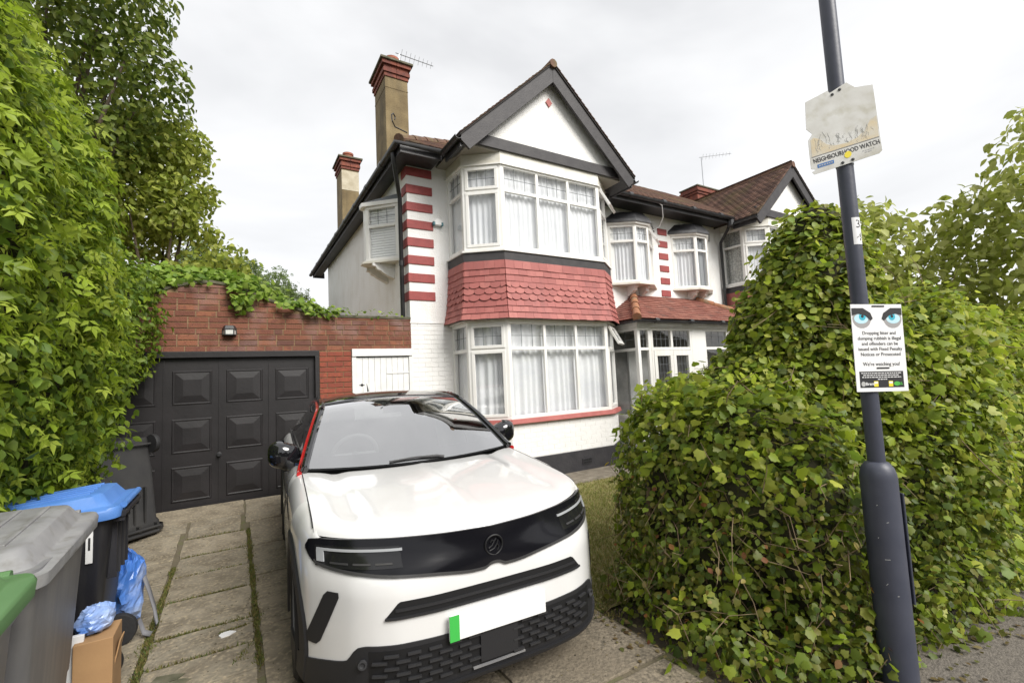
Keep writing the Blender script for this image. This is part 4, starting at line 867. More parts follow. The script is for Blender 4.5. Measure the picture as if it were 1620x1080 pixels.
wz = pchip([.15, .20, .28, .45, .62, .70, .80, .87], [.035, .012, .004, 0, .0, .16, .75, 1.0])
def s_front(x, z):
    x = abs(x); b = wz(z)
    if z <= .45: return cL(x) + b
    return cL(x) * (1 - b) + cU(x) * b
g_ = pchip([0, .02, .06, .15, .3, .6, 1.0, 1.4], [0, .022, .040, .058, .074, .102, .130, .150])
def hood_z(x, s):
    q = max(0, s - cU(abs(x)) - .012); return .846 + g_(q) + .03 * (abs(x) / .8) ** 4 * min(1, s / 1.38) + .008 * math.exp(-(abs(x) / .05))  * min(1, q * 4) - .015 * math.exp(-((abs(x) - .60) / .055) ** 2) * min(1, q * 4)
belt = pchip([.44, 1.38, 2.0, 3.0, 3.7, 4.0], [.86, 1.022, 1.04, 1.09, 1.12, 1.10])
def zt_side(s): return hood_z(.80, s) if s < 1.38 else belt(s)
# contour stations: (kind, param)
stations = [('f', math.sin(t * math.pi / 2) * .893) for t in np.linspace(0, .985, 44)] + [('s', s) for s in np.linspace(.80, 3.45, 70)] + [('r', t) for t in np.linspace(0.04, 1, 22)]
def contour(st, z):
    k, p = st
    if k == 'f': return p, s_front(p, z)
    if k == 's': return .893 - .02 * max(0, (p - 3.0)) ** 2, p
    a = p * math.pi / 2; return (.889 * math.cos(a) ** .55 if p < 1 else 0.0), 3.45 + .70 * math.sin(a) ** .8
def top_of(st):
    k, p = st
    if k == 'f': x, s = p, s_front(p, .87); return .846 if p < .80 else zt_side(max(.44, s))
    if k == 's': return zt_side(p)
    return 1.11 - .06 * p
def wall_pt(st, v):                       # v 0 bottom .. 1 top of shoulder
    zt = top_of(st); k, p = st
    fr = 1.0 if k == 'f' and p < .78 else (max(0, 1 - (p - .78) / .10) if k == 'f' else 0.0)
    rz_ = .14 * (1 - fr) + .012 * fr; rh = .095 * (1 - fr) + .012 * fr
    zs = zt - rz_
    if v < .8: z = .17 + (zs - .17) * v / .8; ins = 0
    else: a = (v - .8) / .2 * math.pi / 2; z = zs + rz_ * math.sin(a); ins = rh * (1 - math.cos(a))
    x, s = contour(st, z); 
    if k != 'f':
        ins += .035 * max(0, (.32 - z) / .15) + .018 * math.exp(-((z - .62) / .10) ** 2) * (1 if k == 's' and 1.2 < p < 2.9 else 0)
    i = stations.index(st); e = 1e-3
    a_, b_ = stations[max(i - 1, 0)], stations[min(i + 1, len(stations) - 1)]
    (xa, sa), (xb, sb) = contour(a_, z), contour(b_, z); dx, ds = xb - xa, sb - sa; l = math.hypot(dx, ds) or 1; nx, ns = ds / l, -dx / l      # outward normal
    if i == 0: nx, ns = 0, -1
    if i == len(stations) - 1: nx, ns = 0, 1
    return (x - nx * ins, s - ns * ins, z)
vs_ = list(np.linspace(0, .8, 22)) + [.8 + .2 * t for t in (.15, .3, .45, .6, .75, .9, 1.0)]
W_ = [[wall_pt(st, v) for v in vs_] for st in stations]
body = MB()
WH = [(.82, .345), (3.38, .345)]
for sg in (-1, 1):
    P = [[(sg * p[0], p[1], p[2]) for p in row] for row in W_]
    ni, nj = len(P), len(P[0]); b0 = len(body.v); body.v.extend([p for row in P for p in row])
    for i in range(ni - 1):
        for j in range(nj - 1):
            c = [P[i][j], P[i + 1][j], P[i + 1][j + 1], P[i][j + 1]]; cs = sum(q[1] for q in c) / 4; cz = sum(q[2] for q in c) / 4; cx = abs(sum(q[0] for q in c) / 4)
            if cx > .6 and any(math.hypot(cs - a, cz - b) < .385 for a, b in WH): continue
            f_ = (i * nj + j, (i + 1) * nj + j, (i + 1) * nj + j + 1, i * nj + j + 1); f_ = f_ if sg < 0 else f_[::-1]
            body.f.append(tuple(b0 + q for q in f_)); body.mi.append(1 if (cz < .30 and cs > .8) else 0)
bodyo = body.build('body', ['car_white', 'car_plastic'], car, smooth=True, local=True, fixn=True, angle=60)
# bonnet
rows = []
for i in range(45):
    x = -.80 + 1.6 * i / 44; col_ = []
    for j in range(40):
        t = (j / 39) ** 1.6; sF = s_front(x, .87) + .012; sR = 1.40 - .15 * (1 - (x / .8) ** 2); s = sF + (sR - sF) * t; col_.append((x, s, hood_z(x, s) + .001))
    rows.append(col_)
MB().grid(rows).build('bonnet', 'car_white', car, smooth=True, local=True, fixn=True, angle=80)
for sg in (-1, 1): MB().tube([(sg * .803, s, hood_z(.8, s) - .0005) for s in np.linspace(.45, 1.36, 24)], .0035, 6).build('bonnet_gap', 'car_gap', car, local=True)
# front patches
def front_patch(name, x0, x1, zlo, zhi, off, m, parent=car, nx=60, nz=10, thick=.012, smooth=True, sgn=None, angle=40):
    G = []
    for i in range(nx + 1):
        x = x0 + (x1 - x0) * i / nx; row = []
        for j in range(nz + 1):
            z = zlo(x) + (zhi(x) - zlo(x)) * j / nz; e = 2e-3; s = s_front(x, z); ds = (s_front(abs(x) + e, z) - s_front(max(0, abs(x) - e), z)) / (2 * e if abs(x) > e else e) * (1 if x > 0 else -1)
            l = math.hypot(1, ds); row.append((Vector((x + ds / l * off, s - off / l, z)), Vector((ds / l, -1 / l, 0))))
        G.append(row)
    q = MB(); q.grid([[p for p, n in r] for r in G])
    if thick:
        ring = [G[i][0] for i in range(nx + 1)] + [G[nx][j] for j in range(1, nz + 1)] + [G[i][nz] for i in range(nx - 1, -1, -1)] + [G[0][j] for j in range(nz - 1, 0, -1)]
        A = [p for p, n in ring]; B = [p - n * thick for p, n in ring]; k = len(A)
        q.add(A + B, [(i, (i + 1) % k, k + (i + 1) % k, k + i) for i in range(k)])
    return q.build(name, m, parent, smooth=smooth, local=True, fixn=True, angle=angle)
vb = pchip([0, .02, .06, .10, .30, .60, .76, .81, .835], [.680, .678, .662, .662, .684, .712, .732, .752, .795])
vt_ = pchip([0, .5, .76, .82, .835], [.853, .853, .850, .840, .808])
visor = front_patch('visor', -.835, .835, lambda x: vb(abs(x)), lambda x: vt_(abs(x)), .006, 'car_visor', nx=120, nz=8)
front_patch('visor_trim', -.80, .80, lambda x: vb(abs(x)) + .002, lambda x: vb(abs(x)) + .013, .011, 'car_gap2' if False else 'bin_dark', parent=visor, nx=120, nz=2)
for sg in (-1, 1):
    sr = (lambda a, b: (a, b)) if sg > 0 else (lambda a, b: (-b, -a))
    a, b = sr(.445, .795); hl = front_patch('headlight', a, b, lambda x: .738, lambda x: .822, .0085, 'headlight_dark', parent=car, nx=30, nz=4)
    a, b = sr(.435, .785); front_patch('daytime_light', a, b, lambda x: .802, lambda x: .812, .013, 'car_drl', parent=hl, nx=30, nz=2)
    a, b = sr(.758, .786); front_patch('daytime_light', a, b, lambda x: .758, lambda x: .8019, .013, 'car_drl', parent=hl, nx=4, nz=4)
    for k, xx in enumerate((.52, .61, .70)):
        a, b = sr(xx - .035, xx + .035); front_patch('light_module', a, b, lambda x: .753, lambda x: .7595, .012, 'bin_dark', parent=hl, nx=6, nz=2)
    # slanted air curtain
    vp = lambda z: .735 + (.822 - .735) * (.635 - z) / (.635 - .385)
    q = MB(); G = []
    for j in range(13):
        z = .638 - (.638 - .385) * j / 12; row = []
        for i in range(7):
            x = vp(z) + (-.030 + .060 * i / 6) * (1 if 0 < j < 12 else .7); s = s_front(x, z); row.append((sg * (x + .003), s - .003, z))
        G.append(row)
    q.grid(G).build('air_curtain', 'car_plastic', car, local=True, fixn=True, smooth=True)
    # fog sensor
    MB().lathe((sg * .628, s_front(.628, .345) - .012, .345), [(.020, 0), (.020, .014), (.013, .014), (.010, .006)], 14, (sg * .35, -1, 0)).build('parking_sensor', 'car_gap', car, local=True, smooth=True)
slot = front_patch('slot_shade', -.535, .535, lambda x: .527 + max(0, abs(x) - .50) * .0, lambda x: .600 - max(0, (abs(x) - .475)) * 1.15, .004, 'car_near_black', nx=80, nz=3)  # near-black patch on the bumper skin paints in the opening's shade
front_patch('slot_bar', -.49, .49, lambda x: .560, lambda x: .572, .011, 'car_plastic', parent=slot, nx=60, nz=2)
front_patch('slot_lip', -.532, .532, lambda x: .527, lambda x: .537, .012, 'car_plastic', parent=slot, nx=60, nz=2)
wb = pchip([0, .60, .645, .69, .77, .84, .893], [.412, .418, .408, .345, .325, .305, .285])
low = front_patch('lower_bumper', -.892, .892, lambda x: .172, lambda x: wb(abs(x)), .007, 'car_plastic', nx=130, nz=12)
front_patch('grille_shade', -.60, .60, lambda x: .225 + .0 * x, lambda x: .398, .009, 'car_near_black', parent=low, nx=60, nz=4)  # dark patch laid on the bumper in place of the shaded grille recess
for r in range(6):
    z = .236 + r * .027; n = 13; wd = .058
    for i in range(n):
        x = -.585 + (i + (.5 if r % 2 else 0)) * .0945
        if abs(x + wd / 2) < .105 or x + wd > .60: continue
        front_patch('grille_bar', x, x + wd, lambda x: z, lambda x: z + .009, .022, 'grille_plastic', parent=low, nx=4, nz=1, thick=.013)
front_patch('radar_cover', -.10, .10, lambda x: .245, lambda x: .395, .020, 'car_plastic', parent=low, nx=8, nz=2)
front_patch('lip', -.80, .80, lambda x: .176, lambda x: .196, .022, 'car_plastic', parent=low, nx=80, nz=2, thick=.02)
front_patch('lip_trim', -.14, .14, lambda x: .222, lambda x: .230, .022, 'car_chrome' if False else 'bin_grey', parent=low, nx=10, nz=1)
pl_ = MB().box(-.26, .26, -.032, -.018, .388, .502).build('number_plate', 'plate_white', car, local=True, bevel=.003)
MB().box(-.2605, -.212, -.0345, -.0318, .3882, .5018).build('green_band', 'plate_green', pl_, local=True)
# badge: ring and crest strokes in dark gloss
bd = MB(); c0 = Vector((0, s_front(0, .765) - .011, .765)); R = .047
bd.tube([c0 + Vector((R * math.cos(a), .002 * math.cos(a) ** 2, R * math.sin(a))) for a in np.linspace(0, 6.2832, 33)], .0045, 6, cap=False)
for pts in ([(-.030, -.012), (-.012, -.002), (.002, .018), (.012, .030)], [(-.026, -.026), (.0, -.018), (.016, .002), (.022, .020)], [(.002, .018), (-.012, .024), (-.020, .014)], [(.018, -.030), (.026, -.012), (.018, .0)]): bd.tube([c0 + Vector((a, 0, b)) for a, b in pts], .0035, 5)
bd.build('badge', 'car_near_black', car, local=True, smooth=True)
# greenhouse
rx = pchip([1.38, 1.6, 1.85, 2.07, 2.4, 3.0, 3.5, 3.85, 3.98], [.785, .725, .655, .605, .590, .578, .562, .60, .66]); rz_f = pchip([1.38, 1.6, 1.85, 2.07, 2.4, 3.0, 3.5, 3.85, 3.98], [1.028, 1.175, 1.330, 1.428, 1.470, 1.458, 1.385, 1.20, 1.12])
S0, S1, S2, S3 = 1.385, 2.07, 3.50, 3.97
def ws(a, v, off=0.0):
    s = S0 + (S1 - S0) * v; k = 1 - a * a
    return (rx(s) * a, s - (.155 * (1 - v) + .035 * v) * k, rz_f(s) + (-.018 + .055 * v) * k - off)
inner = MB(); inner.grid([[ws(a, v, .012) for v in np.linspace(0.0, .16, 6)] for a in np.linspace(-1, 1, 30)]); inner.grid([[ws(a, v, .012) for v in np.linspace(.94, 1, 4)] for a in np.linspace(-1, 1, 30)])
for sg in (-1, 1): inner.grid([[ws(sg * a, v, .012) for v in np.linspace(.16, .94, 14)] for a in np.linspace(.92, 1, 4)])
inner.grid([[ws(a, v, .012) for v in np.linspace(.80, .94, 4)] for a in np.linspace(-.09, .09, 5)])
scr = MB().grid([[ws(a, v) for v in np.linspace(0, 1, 20)] for a in np.linspace(-1, 1, 30)]).build('windscreen', 'windscreen', car, smooth=True, local=True, angle=180)
inner.build('screen_border', 'car_near_black', scr, local=True, smooth=True)
def roof_pt(a, s): k = 1 - abs(a) ** 2.2; cz = pchip([2.07, 2.5, 3.0, 3.5], [.037, .052, .055, .045]); return (rx(s) * a * 1.02, s - .035 * (1 - a * a) * max(0, 1 - (s - S1) / .5), rz_f(s) + cz(s) * k)
MB().grid([[roof_pt(a, s) for s in np.linspace(S1 + .002, S2, 26)] for a in np.linspace(-1, 1, 30)]).build('roof', 'car_gloss_black', car, smooth=True, local=True, fixn=True, angle=180, solid=.01)
MB().grid([[(rx(s) * a, s, rz_f(s) + .03 * (1 - a * a)) for s in np.linspace(S2 + .002, S3, 10)] for a in np.linspace(-1, 1, 12)]).build('tailgate_glass', 'side_glass', car, smooth=True, local=True)
MB().grid([[(.66 * a, 3.97 + .10 * (1 - a * a) + .05 * t, 1.12 - .08 * t) for t in (0, 1)] for a in np.linspace(-1, 1, 12)]).build('tailgate', 'car_white', car, local=True, smooth=True)
for sg in (-1, 1):
    ss = list(np.linspace(1.42, 3.93, 44))
    MB().grid([[(sg * (.795 + (rx(s) + .004 - .795) * t + .03 * math.sin(t * 3.14)), s, zt_side(s) - .004 + (rz_f(s) - zt_side(s) + .004) * t) for t in np.linspace(0, 1, 8)] for s in ss]).build('side_window', 'side_glass', car, smooth=True, local=True)
    rail = [(sg * (rx(s) + .004), s, rz_f(s) + .002) for s in np.linspace(1.36, 3.95, 50)]
    MB().tube(rail, .026, 8).build('roof_rail', 'car_gloss_black', car, smooth=True, local=True)
    MB().tube([(sg * (rx(s) + .036), s + .03, rz_f(s) - .024) for s in np.linspace(1.33, 3.6, 48)], .018, 8).build('red_line', 'car_red', car, smooth=True, local=True)
    bl = MB().tube([(sg * .802, s, zt_side(s) + .002) for s in np.linspace(1.42, 3.9, 40)], .010, 6); bl.build('belt_trim', 'car_gloss_black', car, local=True, smooth=True)
    # mirror
    q = MB(); G = []
    for i in range(13):
        th = -math.pi / 2 + math.pi * i / 12; row = []
        for j in range(20):
            ph = 2 * math.pi * j / 20; cp_ = lambda t: math.copysign(abs(math.cos(t)) ** .7, math.cos(t)); sp_ = lambda t: math.copysign(abs(math.sin(t)) ** .7, math.sin(t))
            row.append((sg * (.905 + .112 * cp_(th) * cp_(ph)), 1.70 + .085 * cp_(th) * sp_(ph) + (.02 if sp_(ph) < 0 else 0) * abs(cp_(ph)), 1.095 + .100 * sp_(th) + .015 * cp_(ph)))
        G.append(row)
    q.grid(G, True); mr = q.build('door_mirror', 'car_gloss_black', car, smooth=True, local=True, fixn=True, angle=80)
    MB().tube([(sg * .78, 1.62, 1.04), (sg * .84, 1.67, 1.05), (sg * .87, 1.70, 1.07)], [.035, .03, .03], 8).build('mirror_arm', 'car_gloss_black', mr, smooth=True, local=True)
    for s in (2.36, 3.22): MB().tube([(sg * .905, s, .955), (sg * .925, s + .02, .96), (sg * .925, s + .15, .965), (sg * .905, s + .17, .965)], .011, 8).build('door_handle', 'car_white', car, smooth=True, local=True)
    gl = MB()
    for s in (1.42, 2.58): gl.tube([(sg * (wall_pt(('s', min(stations[44:114], key=lambda q: abs(q[1] - s))[1]), v)[0] + .0015), s - (.25 * (1 - v) if s > 2 else 0) * 0, wall_pt(('s', min(stations[44:114], key=lambda q: abs(q[1] - s))[1]), v)[2]) for v in np.linspace(.2, .98, 14)], .0035, 5)
    gl.build('door_gap', 'car_gap', car, local=True)
    # wheel arch cladding, wheels
    for a0, b0 in WH:
        G = []
        for i in range(33):
            t = -.12 * math.pi + 1.24 * math.pi * i / 32; row = []
            for r_ in (.352, .37, .40, .432, .445):
                s, z = a0 + r_ * math.cos(t), max(.17, b0 + r_ * math.sin(t))
                if s < .80:
                    x = .893; 
                    lo, hi = .3, .893
                    for _ in range(24):
                        md = (lo + hi) / 2
                        if s_front(md, z) < s: lo = md
                        else: hi = md
                    x = lo
                else: x = .893
                row.append((sg * (x + (.010 if .36 < r_ < .44 else -.004)), s - .004, z))
            G.append(row)
        MB().grid(G).build('arch_cladding', 'car_plastic', car, smooth=True, local=True, fixn=True)
        wl_ = MB(); ax = (sg, 0, 0)
        ty = wl_.lathe((sg * .68, a0, b0 - .01), [(.20, 0), (.30, .002), (.325, .02), (.333, .05), (.333, .16), (.325, .19), (.30, .208), (.235, .206), (.225, .19), (.225, .10)], 40, ax).build('wheel', 'rubber', car, smooth=True, local=True)
        rm = MB(); rm.lathe((sg * .68, a0, b0 - .01), [(.224, .10), (.228, .196), (.215, .20), (.210, .15), (.06, .14), (.05, .17), (.02, .175)], 32, ax)
        for k in range(5):
            an = k * 2 * math.pi / 5; d = Vector((0, math.cos(an), math.sin(an))); u = Vector((0, -math.sin(an), math.cos(an))); c = Vector((sg * (.68 + .175), a0, b0 - .01))
            rm.obox(c + d * .12, d * .095, u * .028, Vector((.012, 0, 0)))
        rm.build('rim', 'bin_grey', ty, local=True, smooth=True)
# inside
MB().box(-.74, .74, .48, 3.9, .22, .62).build('underbody', 'car_near_black', car, local=True)
for (a, b) in ((-.78, -.60), (.60, .78)): pass
ds_ = MB(); ds_.grid([[(x, s, .97 + .05 * math.sin(t * 2.2) - .04 * (abs(x) / .75) ** 4) for t, s in ((0, 1.28), (.3, 1.42), (.6, 1.60), (.85, 1.74), (1.0, 1.78))] for x in np.linspace(-.74, .74, 20)]); ds_.box(-.72, .72, 1.70, 1.78, .62, .95)
ds_.build('dashboard', 'car_dash', car, local=True, smooth=True)
sw_c = Vector((-.36, 1.98, 1.01)); axn = Vector((0, 1, .45)).normalized(); up_ = Vector((0, -.45, 1)).normalized()
st_ = MB().tube([sw_c + Vector((1, 0, 0)) * .18 * math.cos(a) + up_ * .18 * math.sin(a) for a in np.linspace(0, 6.283, 30)], .016, 8, cap=False); st_.tube([sw_c - Vector((.17, 0, 0)), sw_c + Vector((.17, 0, 0))], .018, 6); st_.tube([sw_c, sw_c + Vector((0, -.25, -.1))], .03, 8)
st_.build('steering_wheel', 'bin_grey', car, local=True, smooth=True)
for x in (-.36, .36):
    q = MB(); q.prism([(2.45, .62), (2.72, 1.20), (2.82, 1.22), (2.70, .62)], lambda s, z: (x - .23, s, z), lambda s, z: (x + .23, s, z)); q.prism([(2.72, 1.22), (2.76, 1.38), (2.84, 1.38), (2.82, 1.22)], lambda s, z: (x - .12, s, z), lambda s, z: (x + .12, s, z)); q.box(x - .24, x + .24, 2.0, 2.6, .55, .72)
    q.build('seat', 'car_seat', car, local=True, bevel=.03)
MB().box(-.62, .62, 3.3, 3.4, .6, 1.2).build('rear_seat', 'car_seat', car, local=True, bevel=.03)
MB().obox((0, 2.02, 1.37), (.11, 0, 0), (0, .012, .004), (0, -.01, .035)).build('rear_view_mirror', 'car_near_black', car, local=True, bevel=.01)
MB().tube([ws(.22, .0, -.008), ws(.16, .012, -.014), ws(-.06, .028, -.012), ws(-.30, .012, -.010)], [.012, .010, .007, .006], 6).build('wiper', 'car_plastic', car, local=True)
MB().tube([(0, 3.30, 1.47), (.0, 3.38, 1.56), (.0, 3.42, 1.60)], [.014, .006, .003], 6).build('roof_aerial', 'car_gloss_black', car, local=True)
# ================================================================== VEGETATION
def palmate(fold=.10):
    o = [(.10, -.06), (.34, -.10), (.44, .10), (.56, .30), (.44, .44), (.40, .62), (.22, .66), (.12, .84), (0, .98), (-.12, .84), (-.22, .66), (-.40, .62), (-.44, .44), (-.56, .30), (-.44, .10), (-.34, -.10), (-.10, -.06)]
    V = [(0, .28, .05)] + [(x, y, -fold * (x * x * 1.6 + max(0, y - .4) ** 2)) for x, y in o]; n = len(o)
    return np.array(V), np.array([(0, 1 + i, 1 + (i + 1) % n) for i in range(n)])
def ovate(w=.3, fold=.12, curl=.25):
    o = [(0, 0), (w * .75, .22), (w, .5), (w * .55, .8), (0, 1), (-w * .55, .8), (-w, .5), (-w * .75, .22)]
    V = [(0, .5, 0)] + [(x, y, fold * abs(x) / w * .6 - curl * max(0, y - .4) ** 2) for x, y in o]; n = len(o)
    return np.array(V), np.array([(0, 1 + i, 1 + (i + 1) % n) for i in range(n)])
def lance(w=.21):
    V = [(0, 0, 0), (w, .38, .05), (0, 1, -.14), (-w, .38, .05), (0, .45, -.015)]; return np.array(V, float), np.array([(0, 1, 4), (1, 2, 4), (2, 3, 4), (3, 0, 4)])
def pinnate(k=2, w=.21):
    V, F = [], []; v, f = lance(w)
    def put(ox, oy, ang, s):
        c, sn = math.cos(ang), math.sin(ang); b = sum(len(a) for a in V); q = v * s; V.append(np.stack([ox + q[:, 0] * c - q[:, 1] * sn, oy + q[:, 0] * sn + q[:, 1] * c, q[:, 2]], 1)); F.append(f + b)
    put(0, .45, 0, .55)
    for i in range(k):
        y = .15 + .28 * i
        put(0, y, 1.05, .46); put(0, y, -1.05, .46)
    return np.concatenate(V), np.concatenate(F)
TEMPL = {'palmate': palmate(), 'ovate': ovate(), 'lance': lance(), 'pinnate': pinnate(), 'round': ovate(.42, .08, .1), 'small': ovate(.34, .1, .2)}
KS = RNG.normal(0, 1, (8, 3)) * np.array([[1.2], [1.8], [2.6], [3.7], [5.2], [7.5], [10], [14]]); KP = RNG.uniform(0, 6.28, 8); KA = np.array([.30, .28, .22, .17, .13, .10, .08, .06])
def lump(P): return (np.sin(P @ KS.T + KP) * KA).sum(1)
def sdf_blobs(blobs, amp, pw=2.0):
    C = np.array([b[0] for b in blobs], float); R = np.array([b[1] for b in blobs], float)
    def f(P):
        d = np.full(len(P), 1e9)
        for c, r in zip(C, R):
            q = (np.abs((P - c) / r) ** pw).sum(1) ** (1 / pw); d = np.minimum(d, (q - 1) * r.min())
        return d + amp * lump(P)
    lo = (C - R).min(0) - .3; hi = (C + R).max(0) + .3
    return f, lo, hi
def sample_shell(blobs, n, depth=.22, amp=.25, out=.05, zmin=.01, face=True, keep=None, pw=2.0):
    f, lo, hi = sdf_blobs(blobs, amp, pw); Ps, Ns, got = [], [], 0
    for it in range(60):
        P = RNG.uniform(lo, hi, (120000, 3)); P = P[P[:, 2] > zmin]; d = f(P); w = np.where(d > 0, np.exp(-(d / out) ** 2), np.exp(-(d / depth) ** 2)) * (d > -2.2 * depth) * (d < 2 * out); ok = RNG.uniform(0, 1, len(P)) < w
        if keep is not None: ok &= keep(P)
        P = P[ok]
        if len(P) == 0: continue
        e = .02; g = np.stack([f(P + np.eye(3)[i] * e) - f(P - np.eye(3)[i] * e) for i in range(3)], 1); g /= np.linalg.norm(g, axis=1, keepdims=True) + 1e-9
        if face:                                    # drop what faces well away from the street side
            tc_ = np.array([0, 0, 1.6]) - P; tc_ /= np.linalg.norm(tc_, axis=1, keepdims=True); k = (g * tc_).sum(1) > -.45; P, g = P[k], g[k]
        Ps.append(P); Ns.append(g); got += len(P)
        if got >= n: break
    return np.concatenate(Ps)[:n], np.concatenate(Ns)[:n]
def leaf_frames(P, N, size, up=.35, droop=.55, jit=.55):
    n = len(P); z = N + np.array([0, 0, up]) + RNG.normal(0, jit, (n, 3)); z /= np.linalg.norm(z, axis=1, keepdims=True)
    t = np.array([0, 0, -droop]) + N * .4 + RNG.normal(0, .6, (n, 3)); t -= z * (t * z).sum(1, keepdims=True); t /= np.linalg.norm(t, axis=1, keepdims=True); x = np.cross(t, z); s = RNG.uniform(size[0], size[1], n)
    return x, t, z, s
def foliage(root, P, N, templ, size, tints, single=0, name='foliage', mt='leaf', up=.35, droop=.55, jit=.55):
    V0, F0 = TEMPL[templ]; x, t, z, s = leaf_frames(P, N, size, up, droop, jit); n = len(P); T = pick_tints(n, tints); sid = np.zeros(n, bool)
    if single:
        dist = np.linalg.norm(P - np.array([0, 0, 1.6]), axis=1); tocam = (np.array([0, 0, 1.6]) - P) / dist[:, None]; dvec = P - np.array([0, 0, 1.6]); dep = dvec @ np.array(fwd); px = dvec @ np.array(right) / dep * 725.8; py = dvec @ np.array(down) / dep * 725.8
        vis = (dep > .5) & (np.abs(px) < 800) & (np.abs(py) < 530) & ((N * tocam).sum(1) > .1); score = np.where(vis, s / dist, -1); idx = np.argsort(-score)[:single * 3]; idx = RNG.permutation(idx)[:single]; sid[idx] = True
        org = np.array(origin_of(root)); meshes = []
        for k in range(6):
            me = bpy.data.meshes.new('leaf'); me.from_pydata([tuple(v) for v in V0], [], [tuple(int(i) for i in f) for f in F0]); at = me.color_attributes.new('tint', 'FLOAT_COLOR', 'POINT'); c = np.ones((len(V0), 4), np.float32); c[:, :3] = pick_tints(1, tints)[0]; at.data.foreach_set('color', c.ravel()); me.materials.append(MATS[mt]); meshes.append(me)
        for i in np.nonzero(sid)[0]:
            o = bpy.data.objects.new('leaf', meshes[int(RNG.integers(6))]); col.objects.link(o); o.parent = root
            M = Matrix(((x[i][0] * s[i], t[i][0] * s[i], z[i][0] * s[i], P[i][0] - org[0]), (x[i][1] * s[i], t[i][1] * s[i], z[i][1] * s[i], P[i][1] - org[1]), (x[i][2] * s[i], t[i][2] * s[i], z[i][2] * s[i], P[i][2] - org[2]), (0, 0, 0, 1))); o.matrix_local = M
    k = ~sid; P, x, t, z, s, T = P[k], x[k], t[k], z[k], s[k], T[k]; n = len(P)
    V = P[:, None, :] + s[:, None, None] * (V0[None, :, 0:1] * x[:, None] + V0[None, :, 1:2] * t[:, None] + V0[None, :, 2:3] * z[:, None])
    F = (np.arange(n)[:, None, None] * len(V0) + F0[None]).reshape(-1, 3)
    return tri_mesh(name, V.reshape(-1, 3), F, np.repeat(T, len(V0), 0), mt, root, True)
def core(root, blobs, k=.78, name='dark_filler'):  # opaque dark filler added inside the leaves to stop see-through
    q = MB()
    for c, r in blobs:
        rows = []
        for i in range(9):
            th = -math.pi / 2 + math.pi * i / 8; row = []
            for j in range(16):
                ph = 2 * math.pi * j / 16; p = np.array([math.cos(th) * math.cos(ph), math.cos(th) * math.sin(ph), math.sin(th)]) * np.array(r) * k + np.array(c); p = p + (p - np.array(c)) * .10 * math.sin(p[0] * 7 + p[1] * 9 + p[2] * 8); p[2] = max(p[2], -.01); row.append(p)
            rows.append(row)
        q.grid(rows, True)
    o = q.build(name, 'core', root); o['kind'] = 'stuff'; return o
def twigs(root, P, N, n, L=(.12, .35), r=.0035, m='twig', name='twigs'):
    q = MB()
    for i in RNG.choice(len(P), n):
        p = P[i]; d = np.cross(N[i], RNG.normal(0, 1, 3)); d = d / np.linalg.norm(d) + N[i] * .35; l = RNG.uniform(*L); a = p - N[i] * .03; m1 = a + d * l * .5 + RNG.normal(0, .02, 3); b = a + d * l + RNG.normal(0, .03, 3) - np.array([0, 0, .03]); q.tube([a, m1, b], [r, r * .8, r * .4], 4, cap=False)
    o = q.build(name, m, root); o['kind'] = 'stuff'; return o
def limb_tree(root, base, crown_c, crown_r, r0, n=10, m='bark', lean=.0):
    b, c = Vector(base), Vector(crown_c); fork = b.lerp(c, .55); MB().tube([b, b.lerp(fork, .5) + Vector((random.uniform(-.05, .05), random.uniform(-.05, .05), 0)), fork], [r0, r0 * .8, r0 * .65], 10).build('trunk', m, root, smooth=True)
    for i in range(n):
        a = random.uniform(0, 6.28); e = random.uniform(-.2, 1.1); d = Vector((math.cos(a) * math.cos(e) * crown_r[0], math.sin(a) * math.cos(e) * crown_r[1], math.sin(e) * crown_r[2])); tip = c + d * .85; s = b.lerp(fork, random.uniform(.6, 1.0)); mid = s.lerp(tip, .5) + Vector((0, 0, .12))
        MB().tube([s, mid, tip], [r0 * .38, r0 * .22, r0 * .06], 6, cap=False).build('limb', m, root, smooth=True)
# ---- left boundary hedge: tall climber-covered growth
LH = [((-1.90, 2.3, 2.5), (.90, .9, 2.5)), ((-1.82, 3.2, 2.5), (.92, .95, 2.45)), ((-1.74, 4.2, 2.35), (.92, .95, 2.15)), ((-1.68, 5.2, 2.3), (.86, .9, 1.6)), ((-1.62, 6.1, 2.35), (.72, .8, 1.05)), ((-1.50, 6.75, 2.5), (.62, .5, .80)), ((-2.0, 4.5, .8), (.72, 3.2, .95))]
lh = empty('boundary_hedge', (-1.8, 4.4, 0), label='tall leafy light green hedge along the left side above the bins', cat='hedge')
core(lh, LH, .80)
P, N = sample_shell(LH, 30000, depth=.16, amp=.22, out=.06)
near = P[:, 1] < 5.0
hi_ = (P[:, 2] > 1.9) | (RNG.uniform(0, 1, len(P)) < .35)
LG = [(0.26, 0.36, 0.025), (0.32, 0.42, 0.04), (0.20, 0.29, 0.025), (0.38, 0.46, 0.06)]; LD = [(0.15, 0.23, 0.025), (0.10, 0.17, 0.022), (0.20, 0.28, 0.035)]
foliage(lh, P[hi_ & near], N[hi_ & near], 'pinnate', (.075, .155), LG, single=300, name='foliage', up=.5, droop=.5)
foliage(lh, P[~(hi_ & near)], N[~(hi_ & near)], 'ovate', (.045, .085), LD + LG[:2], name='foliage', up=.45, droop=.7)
P2, N2 = sample_shell(LH, 26000, depth=.10, amp=.22, out=.04); foliage(lh, P2, N2, 'ovate', (.045, .085), LD, name='foliage', up=.4, droop=.7)
